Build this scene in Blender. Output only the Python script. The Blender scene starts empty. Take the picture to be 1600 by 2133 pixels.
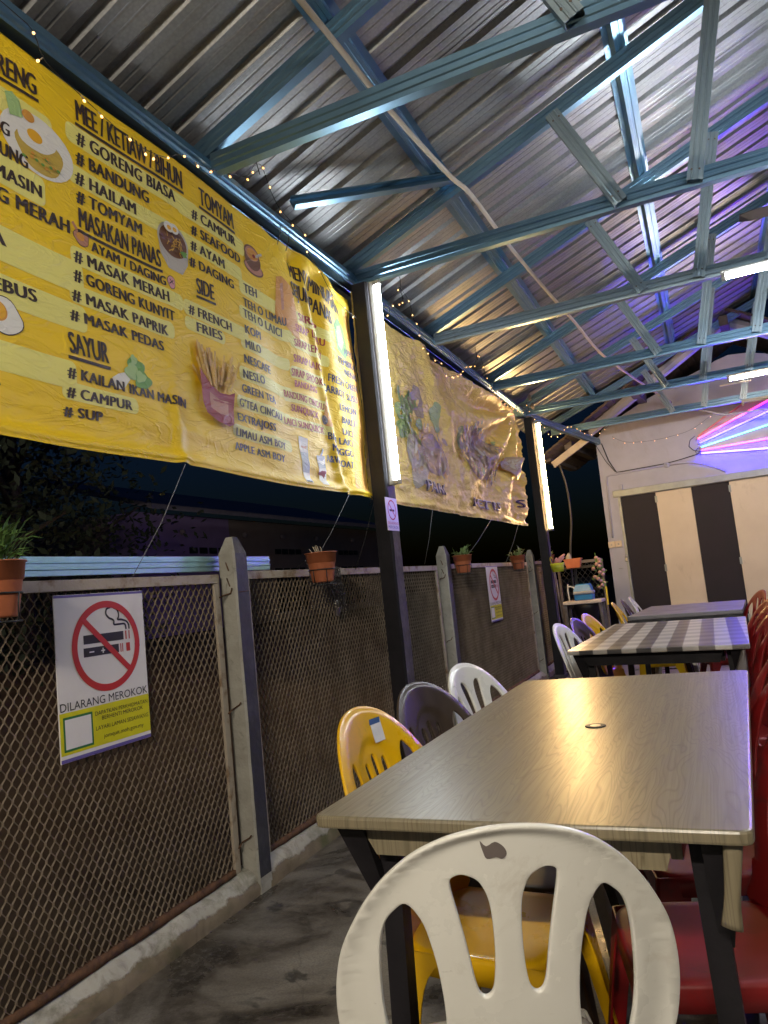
import bpy, bmesh, math, random
from math import sin, cos, pi, radians, sqrt, exp, atan2
from mathutils import Vector, Matrix, noise as mnoise

random.seed(7)
S = bpy.context.scene
COL = S.collection

# ------------------------------------------------------------------ camera
cam_d = bpy.data.cameras.new("camera")
cam_d.sensor_fit = 'HORIZONTAL'
cam_d.sensor_width = 36.0
cam_d.lens = 36.0 * 1508.4 / 1600.0
cam_d.clip_start = 0.02
cam_d.clip_end = 400.0
cam = bpy.data.objects.new("camera", cam_d)
COL.objects.link(cam)
YAW, PITCH, ROLL = radians(23.69), radians(6.19), radians(-5.84)
_f = Vector((-sin(YAW) * cos(PITCH), cos(YAW) * cos(PITCH), sin(PITCH)))
_r = Vector((cos(YAW), sin(YAW), 0))
_u = _r.cross(_f)
_r2 = _r * cos(ROLL) + _u * sin(ROLL)
_u2 = -_r * sin(ROLL) + _u * cos(ROLL)
M = Matrix(((_r2.x, _u2.x, -_f.x, 0), (_r2.y, _u2.y, -_f.y, 0), (_r2.z, _u2.z, -_f.z, 1.14), (0, 0, 0, 1)))
cam.matrix_world = M
S.camera = cam

# ------------------------------------------------------------------ night sky
W = bpy.data.worlds.new("World")
S.world = W
W.use_nodes = True
nt = W.node_tree
nt.nodes.clear()
sky = nt.nodes.new('ShaderNodeTexSky')
sky.sky_type = 'NISHITA'
sky.sun_disc = False
sky.sun_elevation = radians(-1.5)
sky.sun_rotation = radians(110)
bg = nt.nodes.new('ShaderNodeBackground')
bg.inputs['Strength'].default_value = 0.055
wo = nt.nodes.new('ShaderNodeOutputWorld')
tint = nt.nodes.new('ShaderNodeMix')
tint.data_type = 'RGBA'
tint.blend_type = 'MULTIPLY'
tint.inputs[0].default_value = 1.0
tint.inputs[7].default_value = (0.10, 0.32, 1.0, 1)
nt.links.new(sky.outputs[0], tint.inputs[6])
nt.links.new(tint.outputs[2], bg.inputs[0])
nt.links.new(bg.outputs[0], wo.inputs[0])

S.view_settings.view_transform = 'Standard'
S.view_settings.look = 'None'
S.view_settings.exposure = 0.52
S.view_settings.gamma = 1.0
S.render.engine = 'CYCLES'
S.cycles.use_denoising = True
S.cycles.max_bounces = 8
S.cycles.diffuse_bounces = 4
S.cycles.glossy_bounces = 4
S.cycles.sample_clamp_indirect = 6.0
S.cycles.caustics_reflective = False
S.cycles.caustics_refractive = False
L_WHITE, L_WARM, L_PINKW, L_POST, L_REAR, L_NEON, L_NEONB = 190.0, 210.0, 170.0, 55.0, 980.0, 3.4, 105.0

# ------------------------------------------------------------------ materials
MATS = {}


def new_mat(name):
    m = bpy.data.materials.new(name)
    m.use_nodes = True
    n = m.node_tree
    b = n.nodes['Principled BSDF']
    MATS[name] = m
    return m, n, b


def node(n, t, **kw):
    x = n.nodes.new(t)
    for k, v in kw.items():
        if k in x.inputs.keys():
            x.inputs[k].default_value = v
        else:
            setattr(x, k, v)
    return x


def coords(n, scale=(1, 1, 1), rot=(0, 0, 0)):
    tc = n.nodes.new('ShaderNodeTexCoord')
    mp = n.nodes.new('ShaderNodeMapping')
    mp.inputs['Scale'].default_value = scale
    mp.inputs['Rotation'].default_value = rot
    n.links.new(tc.outputs['Object'], mp.inputs[0])
    return mp.outputs[0]


def ramp(n, src, stops):
    r = n.nodes.new('ShaderNodeValToRGB')
    e = r.color_ramp.elements
    while len(e) < len(stops):
        e.new(0.5)
    for k, (p, c) in enumerate(stops):
        e[k].position = p
        e[k].color = (c[0], c[1], c[2], 1) if not isinstance(c, (int, float)) else (c, c, c, 1)
    n.links.new(src, r.inputs[0])
    return r.outputs[0]


def bump(n, b, src, strength, dist=0.01):
    bp = n.nodes.new('ShaderNodeBump')
    bp.inputs['Strength'].default_value = strength
    bp.inputs['Distance'].default_value = dist
    n.links.new(src, bp.inputs['Height'])
    n.links.new(bp.outputs[0], b.inputs['Normal'])
    return bp


def mixc(n, fac, a, b):
    mx = n.nodes.new('ShaderNodeMix')
    mx.data_type = 'RGBA'
    for sock, v in ((mx.inputs[0], fac), (mx.inputs[6], a), (mx.inputs[7], b)):
        if isinstance(v, (int, float)):
            sock.default_value = v
        elif isinstance(v, tuple):
            sock.default_value = (v[0], v[1], v[2], 1)
        else:
            n.links.new(v, sock)
    return mx.outputs[2]


def pm(name, col, rough=0.5, metal=0.0, col2=None, scale=8.0, lo=0.35, hi=0.7, detail=5.0, stretch=(1, 1, 1),
       bmp=0.0, bscale=60.0, coat=0.0, rvar=0.0, spec=0.5):
    """plain procedural surface: two tones mixed by noise, fine bump, uneven gloss"""
    m, n, b = new_mat(name)
    b.inputs['Roughness'].default_value = rough
    b.inputs['Metallic'].default_value = metal
    b.inputs['Specular IOR Level'].default_value = spec
    b.inputs['Coat Weight'].default_value = coat
    v = coords(n, stretch)
    ns = node(n, 'ShaderNodeTexNoise', Scale=scale, Detail=detail, Roughness=0.6)
    n.links.new(v, ns.inputs['Vector'])
    c2 = col2 if col2 else tuple(x * 0.86 for x in col)
    n.links.new(ramp(n, ns.outputs[0], [(lo, col), (hi, c2)]), b.inputs['Base Color'])
    if rvar:
        n.links.new(ramp(n, ns.outputs[0], [(0.3, rough), (0.75, min(1, rough + rvar))]), b.inputs['Roughness'])
    if bmp:
        n2 = node(n, 'ShaderNodeTexNoise', Scale=bscale, Detail=4.0)
        n.links.new(v, n2.inputs['Vector'])
        bump(n, b, n2.outputs[0], bmp)
    return m


def emit(name, col, strength, core=None):
    m, n, b = new_mat(name)
    b.inputs['Base Color'].default_value = (0.8, 0.8, 0.8, 1)
    b.inputs['Emission Color'].default_value = (*col, 1)
    b.inputs['Emission Strength'].default_value = strength
    return m


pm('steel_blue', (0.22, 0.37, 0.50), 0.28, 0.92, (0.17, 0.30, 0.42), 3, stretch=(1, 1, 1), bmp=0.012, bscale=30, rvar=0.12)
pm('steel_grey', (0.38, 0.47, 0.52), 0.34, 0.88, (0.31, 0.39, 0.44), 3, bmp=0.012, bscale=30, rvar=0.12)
pm('screw', (0.25, 0.2, 0.17), 0.5, 0.8)
pm('zinc_channel', (0.42, 0.66, 0.72), 0.34, 0.75, (0.34, 0.55, 0.61), 9, rvar=0.15)
pm('black_paint', (0.009, 0.008, 0.010), 0.5, 0, (0.016, 0.014, 0.017), 9, bmp=0.15, bscale=40, spec=0.25)
pm('post_dark', (0.075, 0.065, 0.068), 0.75, 0, (0.035, 0.03, 0.034), 14, bmp=0.6, bscale=35)
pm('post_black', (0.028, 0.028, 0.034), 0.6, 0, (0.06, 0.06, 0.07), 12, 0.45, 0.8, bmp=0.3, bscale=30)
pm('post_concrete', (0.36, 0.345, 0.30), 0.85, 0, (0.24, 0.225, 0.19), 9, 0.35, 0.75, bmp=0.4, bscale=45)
pm('frame_paint', (0.36, 0.30, 0.23), 0.6, 0.0, (0.17, 0.095, 0.045), 16, 0.5, 0.68, bmp=0.25, bscale=50)
pm('rust', (0.15, 0.07, 0.03), 0.85, 0.2, (0.05, 0.025, 0.015), 30, bmp=0.5)
pm('mesh_steel', (0.25, 0.195, 0.14), 0.5, 0.2, (0.14, 0.10, 0.065), 6, 0.4, 0.7)
pm('mesh_black', (0.02, 0.02, 0.02), 0.5, 0.3)
pm('wall_white', (0.42, 0.43, 0.56), 0.75, 0, (0.36, 0.37, 0.48), 3.0, 0.35, 0.75, bmp=0.12, bscale=18)
pm('panel_cream', (0.66, 0.57, 0.47), 0.55, 0, (0.58, 0.49, 0.40), 2.5, 0.4, 0.8, bmp=0.08, bscale=20)
pm('panel_black', (0.018, 0.015, 0.022), 0.6, 0, (0.028, 0.023, 0.032), 4, bmp=0.08, bscale=20, rvar=0.2, spec=0.3)
pm('lintel', (0.33, 0.36, 0.36), 0.5, 0.3, (0.25, 0.27, 0.27), 8)
pm('old_wood', (0.16, 0.14, 0.145), 0.75, 0, (0.09, 0.075, 0.075), 12, stretch=(1, 8, 1), bmp=0.3)
pm('old_roof', (0.13, 0.10, 0.09), 0.8, 0.1, (0.07, 0.055, 0.05), 8)
pm('pvc', (0.62, 0.54, 0.46), 0.45, 0, (0.48, 0.38, 0.29), 6, 0.5, 0.75)
pm('cable_black', (0.012, 0.012, 0.012), 0.5)
pm('wire_thin', (0.30, 0.30, 0.33), 0.5)
pm('fixture', (0.42, 0.41, 0.39), 0.5, 0, (0.34, 0.33, 0.31), 8)
m = pm('plastic_white', (0.77, 0.75, 0.69), 0.22, 0, (0.72, 0.695, 0.625), 3.2, 0.42, 0.75, detail=8, coat=0.15, rvar=0.14)
pm('plastic_yellow', (0.80, 0.46, 0.006), 0.26, 0, (0.72, 0.39, 0.004), 4, coat=0.3, rvar=0.1)
pm('plastic_grey', (0.038, 0.026, 0.019), 0.28, 0, (0.085, 0.062, 0.047), 5, 0.4, 0.7, stretch=(1, 1, .2), coat=0.05, rvar=0.15, spec=0.4)
pm('plastic_red', (0.27, 0.009, 0.010), 0.38, 0, (0.21, 0.008, 0.009), 4, coat=0.2, rvar=0.15)
pm('chip', (0.16, 0.13, 0.12), 0.7)
pm('sticker', (0.72, 0.72, 0.72), 0.4, 0, (0.6, 0.6, 0.62), 30)
pm('sticker_blue', (0.03, 0.09, 0.25), 0.4)
pm('terracotta', (0.42, 0.13, 0.055), 0.5, 0, (0.33, 0.095, 0.04), 8, bmp=0.1)
pm('soil', (0.03, 0.02, 0.014), 0.95, 0, (0.06, 0.04, 0.03), 40, bmp=0.7)
pm('leaf', (0.075, 0.17, 0.03), 0.5, 0, (0.13, 0.22, 0.06), 12)
pm('leaf_pale', (0.19, 0.27, 0.10), 0.5, 0, (0.12, 0.2, 0.06), 12)
pm('dry_stem', (0.4, 0.33, 0.22), 0.8)
pm('foliage', (0.02, 0.032, 0.016), 0.7, 0, (0.035, 0.048, 0.024), 3)
pm('bark', (0.045, 0.035, 0.03), 0.9)
pm('house_purple', (0.42, 0.29, 0.60), 0.8, 0, (0.36, 0.25, 0.52), 2)
pm('house_brown', (0.32, 0.25, 0.24), 0.85, 0, (0.28, 0.21, 0.20), 2)
pm('house_eave', (0.36, 0.30, 0.34), 0.8)
pm('dark_glass', (0.008, 0.008, 0.01), 0.3)
pm('rose', (0.50, 0.32, 0.30), 0.7, 0, (0.38, 0.22, 0.2), 20)
pm('bin_blue', (0.02, 0.20, 0.50), 0.4)
pm('bin_grey', (0.38, 0.42, 0.46), 0.4)
pm('basket', (0.55, 0.62, 0.04), 0.45)
pm('pink_cloth', (0.75, 0.36, 0.38), 0.8)
pm('stone', (0.3, 0.28, 0.25), 0.9, bmp=0.5)
pm('stand_top', (0.75, 0.66, 0.58), 0.35, 0, (0.5, 0.4, 0.33), 6)
pm('switch', (0.66, 0.55, 0.44), 0.4)
pm('brass', (0.55, 0.52, 0.46), 0.35, 0.8)
pm('chain', (0.10, 0.085, 0.08), 0.5, 0.7)
pm('fan_blade', (0.10, 0.095, 0.11), 0.4)
pm('fan_body', (0.4, 0.4, 0.42), 0.4)
pm('grey_cloth', (0.21, 0.195, 0.20), 0.42, 0, (0.16, 0.15, 0.155), 6, bmp=0.15, bscale=30, rvar=0.12)
pm('vinyl_dark', (0.035, 0.034, 0.036), 0.5, spec=0.3)
pm('yellow_strip', (0.65, 0.5, 0.03), 0.5)
# printed inks and sign colours
pm('sign_white', (0.74, 0.70, 0.68), 0.35, 0, (0.70, 0.655, 0.64), 5)
pm('sign_red', (0.52, 0.035, 0.03), 0.4)
pm('sign_black', (0.022, 0.018, 0.018), 0.45)
pm('sign_yellow', (0.66, 0.60, 0.010), 0.4)
pm('sign_purple', (0.13, 0.10, 0.33), 0.4)
pm('sign_green', (0.03, 0.16, 0.05), 0.4)


def smudge(name, col, scale, lo, hi, amount, stretch=(1, 1, 1)):
    m = MATS[name]
    n = m.node_tree
    b = n.nodes['Principled BSDF']
    old = b.inputs['Base Color'].links[0].from_socket
    v = coords(n, stretch)
    a = node(n, 'ShaderNodeTexNoise', Scale=scale, Detail=7.0, Roughness=0.7, Distortion=0.6)
    n.links.new(v, a.inputs['Vector'])
    n.links.new(mixc(n, ramp(n, a.outputs[0], [(lo, 0.0), (hi, amount)]), old, col), b.inputs['Base Color'])


smudge('plastic_white', (0.40, 0.33, 0.24), 11.0, 0.58, 0.76, 0.38)
smudge('plastic_white', (0.25, 0.2, 0.15), 60.0, 0.66, 0.74, 0.6, (1, 1, 3))
smudge('plastic_yellow', (0.45, 0.25, 0.02), 14.0, 0.58, 0.75, 0.6)
smudge('plastic_red', (0.07, 0.02, 0.02), 12.0, 0.55, 0.72, 0.6)
smudge('wall_white', (0.27, 0.24, 0.25), 2.2, 0.56, 0.75, 0.5, (1, 1, .4))
smudge('panel_cream', (0.36, 0.29, 0.22), 3.5, 0.58, 0.74, 0.6, (1, 1, .5))
smudge('panel_cream', (0.25, 0.2, 0.16), 40.0, 0.70, 0.76, 0.6)
smudge('steel_grey', (0.16, 0.12, 0.09), 9.0, 0.6, 0.78, 0.5)
smudge('post_concrete', (0.12, 0.11, 0.09), 20.0, 0.58, 0.70, 0.7)
smudge('sign_white', (0.5, 0.45, 0.42), 4.0, 0.55, 0.8, 0.35)


def vinyl(name, col, rough=0.47, crease=0.28, sc=1.0):
    """printed PVC banner: glossy, finely creased"""
    m, n, b = new_mat(name)
    b.inputs['Roughness'].default_value = rough
    b.inputs['Specular IOR Level'].default_value = 0.38
    v = coords(n)
    ns = node(n, 'ShaderNodeTexNoise', Scale=2.3, Detail=4.0)
    n.links.new(v, ns.inputs['Vector'])
    n.links.new(ramp(n, ns.outputs[0], [(0.3, tuple(c * 0.93 for c in col)), (0.7, col)]), b.inputs['Base Color'])
    v2 = coords(n, (1, 0.6, 1.6))
    a = node(n, 'ShaderNodeTexNoise', Scale=9.0 * sc, Detail=5.0, Roughness=0.62, Distortion=1.2)
    n.links.new(v2, a.inputs['Vector'])
    c2 = node(n, 'ShaderNodeTexNoise', Scale=5.0, Detail=3.0, Distortion=2.5)
    n.links.new(v2, c2.inputs['Vector'])
    rd = ramp(n, c2.outputs[0], [(0.44, 0.0), (0.5, 1.0), (0.56, 0.0)])
    mx = mixc(n, 0.3, a.outputs[0], rd)
    bump(n, b, mx, crease, 0.02)
    return m


vinyl('banner_yellow', (0.86, 0.57, 0.012))
vinyl('banner_pale', (0.82, 0.74, 0.20))
vinyl('ink_brown', (0.045, 0.026, 0.020))
vinyl('ink_dark', (0.05, 0.045, 0.045))
vinyl('ink_red', (0.42, 0.06, 0.045))
vinyl('ink_blue', (0.05, 0.05, 0.11))
vinyl('print_white', (0.76, 0.73, 0.66))
vinyl('print_yolk', (0.78, 0.40, 0.02))
vinyl('print_rice', (0.55, 0.38, 0.06))
vinyl('print_green', (0.14, 0.32, 0.06))
vinyl('print_palegreen', (0.36, 0.52, 0.20))
vinyl('print_red', (0.27, 0.011, 0.010))
vinyl('print_brown', (0.16, 0.065, 0.03))
vinyl('print_noodle', (0.60, 0.34, 0.05))
vinyl('print_fry', (0.72, 0.44, 0.06))
vinyl('print_grey', (0.32, 0.34, 0.36))
vinyl('print_orange', (0.66, 0.30, 0.05))
vinyl('print_chicken', (0.48, 0.22, 0.14))
vinyl('print_bowl', (0.50, 0.46, 0.40))
vinyl('banner_ochre', (0.80, 0.58, 0.16), .46, .55, 1.2)
vinyl('faded_leaf', (0.34, 0.42, 0.17), .46, .5)
vinyl('faded_green', (0.24, 0.33, 0.12), .46, .5)
vinyl('faded_brown', (0.40, 0.30, 0.20), .46, .5)
vinyl('faded_grey', (0.52, 0.47, 0.36), .46, .5)
vinyl('faded_tan', (0.46, 0.32, 0.17), .46, .5)
vinyl('banner_orange_light', (0.66, 0.34, 0.07))

emit('tube_white', (0.86, 0.94, 1.0), L_WHITE)
emit('tube_warm', (1.0, 0.62, 0.24), L_WARM)
emit('added_tube_rear', (1.0, 0.90, 0.74), L_REAR)
emit('tube_pinkwhite', (1.0, 0.80, 0.62), L_PINKW)
emit('tube_post', (0.86, 0.94, 1.0), L_POST)
emit('neon_pink', (1.0, 0.03, 0.16), L_NEON * .8)
emit('neon_blue', (0.008, 0.006, 1.0), 34.0)
emit('neon_deep_blue', (0.006, 0.004, 1.0), 130.0)
emit('neon_green', (0.04, 1.0, 0.45), L_NEON * .42)
emit('neon_cyan', (0.03, 0.62, 1.0), L_NEON * .7)
emit('added_neon_violet', (0.10, 0.05, 1.0), L_NEONB)
emit('added_neon_rose', (1.0, 0.05, 0.55), L_NEONB * .4)
m = emit('bulb_warm', (1.0, 0.47, 0.12), 2.6)
m.cycles.emission_sampling = 'NONE'


def mat_roof():
    m, n, b = new_mat('roof_sheet')
    b.inputs['Metallic'].default_value = 0.68
    v = coords(n, (1, 1, 1))
    ns = node(n, 'ShaderNodeTexNoise', Scale=2.2, Detail=6.0, Roughness=0.65)
    n.links.new(v, ns.inputs['Vector'])
    vo = node(n, 'ShaderNodeTexVoronoi', Scale=70.0)
    n.links.new(v, vo.inputs['Vector'])
    c = ramp(n, ns.outputs[0], [(0.3, (0.40, 0.40, 0.40)), (0.7, (0.31, 0.31, 0.315))])
    sp = ramp(n, vo.outputs[0], [(0.2, 1.0), (0.8, 0.86)])
    mx = n.nodes.new('ShaderNodeMix')
    mx.data_type = 'RGBA'
    mx.blend_type = 'MULTIPLY'
    mx.inputs[0].default_value = 1
    n.links.new(c, mx.inputs[6])
    n.links.new(sp, mx.inputs[7])
    n.links.new(mx.outputs[2], b.inputs['Base Color'])
    n.links.new(ramp(n, ns.outputs[0], [(0.3, 0.40), (0.7, 0.54)]), b.inputs['Roughness'])
    n2 = node(n, 'ShaderNodeTexNoise', Scale=7.0, Detail=3.0)
    n.links.new(v, n2.inputs['Vector'])
    bump(n, b, n2.outputs[0], 0.10, 0.01)


def mat_wood_vinyl():
    m, n, b = new_mat('wood_vinyl')
    v = coords(n, (5.0, 0.62, 0.2))
    w = node(n, 'ShaderNodeTexNoise', Scale=2.6, Detail=2.0, Distortion=0.4)
    n.links.new(v, w.inputs['Vector'])
    # growth rings: contour lines of a stretched noise field
    q = node(n, 'ShaderNodeMath', operation='MULTIPLY')
    q.inputs[1].default_value = 26.0
    n.links.new(w.outputs[0], q.inputs[0])
    fr = node(n, 'ShaderNodeMath', operation='FRACT')
    n.links.new(q.outputs[0], fr.inputs[0])
    v2 = coords(n, (190.0, 3.0, 2.0))
    fi = node(n, 'ShaderNodeTexNoise', Scale=1.0, Detail=4.0)
    n.links.new(v2, fi.inputs['Vector'])
    c = ramp(n, fr.outputs[0], [(0.0, (0.11, 0.086, 0.048)), (0.22, (0.215, 0.178, 0.108)), (0.8, (0.24, 0.198, 0.122)), (1.0, (0.155, 0.124, 0.074))])
    c = mixc(n, ramp(n, fi.outputs[0], [(0.40, 0.0), (0.66, 0.38)]), c, (0.125, 0.10, 0.06))
    c = mixc(n, ramp(n, w.outputs[0], [(0.35, 0.0), (0.7, 0.30)]), c, (0.205, 0.18, 0.125))
    n.links.new(c, b.inputs['Base Color'])
    b.inputs['Specular IOR Level'].default_value = 0.75
    n.links.new(ramp(n, fi.outputs[0], [(0.3, 0.29), (0.7, 0.39)]), b.inputs['Roughness'])
    v3 = coords(n)
    big = node(n, 'ShaderNodeTexNoise', Scale=14.0, Detail=4.0)
    n.links.new(v3, big.inputs['Vector'])
    bump(n, b, mixc(n, 0.45, fi.outputs[0], big.outputs[0]), 0.065, 0.006)


def mat_gingham():
    m, n, b = new_mat('gingham_vinyl')
    tc = n.nodes.new('ShaderNodeTexCoord')
    sep = n.nodes.new('ShaderNodeSeparateXYZ')
    n.links.new(tc.outputs['Object'], sep.inputs[0])

    def stripes(out, period):
        a = node(n, 'ShaderNodeMath', operation='MULTIPLY')
        a.inputs[1].default_value = 1.0 / period
        n.links.new(out, a.inputs[0])
        f = node(n, 'ShaderNodeMath', operation='FRACT')
        n.links.new(a.outputs[0], f.inputs[0])
        return ramp(n, f.outputs[0], [(0.0, 0.0), (0.47, 0.0), (0.5, 1.0), (0.97, 1.0), (1.0, 0.0)])
    sx = stripes(sep.outputs[0], 0.137)
    sy = stripes(sep.outputs[1], 0.20)
    a = mixc(n, sx, (0.56, 0.52, 0.47), (0.17, 0.15, 0.145))
    bb = mixc(n, sx, (0.36, 0.33, 0.30), (0.06, 0.055, 0.055))
    n.links.new(mixc(n, sy, a, bb), b.inputs['Base Color'])
    b.inputs['Roughness'].default_value = 0.3
    v = coords(n)
    ns = node(n, 'ShaderNodeTexNoise', Scale=16.0, Detail=5.0)
    n.links.new(v, ns.inputs['Vector'])
    bump(n, b, ns.outputs[0], 0.18, 0.008)


def mat_floor():
    m, n, b = new_mat('floor_concrete')
    v = coords(n)
    a = node(n, 'ShaderNodeTexNoise', Scale=1.5, Detail=9.0, Roughness=0.62, Distortion=0.7)
    n.links.new(v, a.inputs['Vector'])
    f = node(n, 'ShaderNodeTexNoise', Scale=38.0, Detail=6.0)
    n.links.new(v, f.inputs['Vector'])
    pz = node(n, 'ShaderNodeTexNoise', Scale=4.6, Detail=5.0, Distortion=0.9)
    n.links.new(v, pz.inputs['Vector'])
    c = ramp(n, a.outputs[0], [(0.40, (0.028, 0.023, 0.018)), (0.46, (0.075, 0.064, 0.052)), (0.50, (0.155, 0.138, 0.118)), (0.60, (0.25, 0.23, 0.20))])
    c = mixc(n, ramp(n, pz.outputs[0], [(0.60, 0.0), (0.635, 0.8)]), c, (0.032, 0.029, 0.026))
    c = mixc(n, ramp(n, f.outputs[0], [(0.45, 0.0), (0.75, 0.4)]), c, (0.19, 0.175, 0.155))
    dn = node(n, 'ShaderNodeTexNoise', Scale=3.0, Detail=4.0)
    n.links.new(v, dn.inputs['Vector'])
    mv = mixc(n, 0.22, v, dn.outputs['Color'])
    vo = node(n, 'ShaderNodeTexVoronoi', Scale=1.7)
    vo.feature = 'DISTANCE_TO_EDGE'
    n.links.new(mv, vo.inputs['Vector'])
    c = mixc(n, ramp(n, vo.outputs[0], [(0.0, 0.28), (0.006, 0.0)]), c, (0.018, 0.016, 0.014))
    sp = node(n, 'ShaderNodeTexVoronoi', Scale=70.0)
    n.links.new(v, sp.inputs['Vector'])
    c = mixc(n, ramp(n, sp.outputs['Distance'], [(0.05, 0.75), (0.11, 0.0)]), c, (0.30, 0.28, 0.25))
    g2 = node(n, 'ShaderNodeTexNoise', Scale=140.0, Detail=3.0)
    n.links.new(v, g2.inputs['Vector'])
    c = mixc(n, ramp(n, g2.outputs[0], [(0.40, 0.25), (0.58, 0.0)]), c, (0.025, 0.022, 0.019))
    n.links.new(c, b.inputs['Base Color'])
    n.links.new(ramp(n, a.outputs[0], [(0.40, 0.20), (0.60, 0.58)]), b.inputs['Roughness'])
    bump(n, b, mixc(n, 0.5, pz.outputs[0], f.outputs[0]), 0.35, 0.01)


def mat_kerb():
    m, n, b = new_mat('kerb_concrete')
    v = coords(n)
    tc = n.nodes.new('ShaderNodeTexCoord')
    sep = n.nodes.new('ShaderNodeSeparateXYZ')
    n.links.new(tc.outputs['Object'], sep.inputs[0])
    a = node(n, 'ShaderNodeTexNoise', Scale=6.0, Detail=8.0, Roughness=0.65)
    n.links.new(v, a.inputs['Vector'])
    g = node(n, 'ShaderNodeTexNoise', Scale=2.6, Detail=5.0)
    n.links.new(v, g.inputs['Vector'])
    # old limewash stops part-way down the face with a ragged edge
    h = node(n, 'ShaderNodeMath', operation='MULTIPLY_ADD')
    h.inputs[1].default_value = 0.09
    n.links.new(a.outputs[0], h.inputs[0])
    n.links.new(sep.outputs[2], h.inputs[2])
    paint = ramp(n, h.outputs[0], [(0.094, 0.0), (0.100, 1.0)])
    cem = ramp(n, a.outputs[0], [(0.3, (0.15, 0.115, 0.075)), (0.7, (0.24, 0.19, 0.13))])
    cem = mixc(n, ramp(n, g.outputs[0], [(0.52, 0.0), (0.62, 0.8)]), cem, (0.075, 0.085, 0.03))
    wht = ramp(n, a.outputs[0], [(0.3, (0.44, 0.42, 0.37)), (0.72, (0.30, 0.275, 0.22))])
    n.links.new(mixc(n, paint, cem, wht), b.inputs['Base Color'])
    b.inputs['Roughness'].default_value = 0.9
    bump(n, b, mixc(n, 0.4, a.outputs[0], paint), 0.6, 0.012)


def mat_ground():
    m, n, b = new_mat('dirt')
    v = coords(n)
    a = node(n, 'ShaderNodeTexNoise', Scale=0.8, Detail=10.0, Roughness=0.65)
    n.links.new(v, a.inputs['Vector'])
    n.links.new(ramp(n, a.outputs[0], [(0.3, (0.05, 0.03, 0.017)), (0.7, (0.115, 0.075, 0.042))]), b.inputs['Base Color'])
    b.inputs['Roughness'].default_value = 0.95
    bump(n, b, a.outputs[0], 0.6, 0.05)


mat_roof()
mat_wood_vinyl()
mat_gingham()
mat_floor()
mat_kerb()
mat_ground()
smudge('kerb_concrete', (0.10, 0.082, 0.052), 9.0, 0.52, 0.68, 0.6)
smudge('kerb_concrete', (0.055, 0.065, 0.022), 3.2, 0.56, 0.66, 0.55)
smudge('floor_concrete', (0.24, 0.225, 0.20), 5.5, 0.60, 0.70, 0.45)


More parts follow.
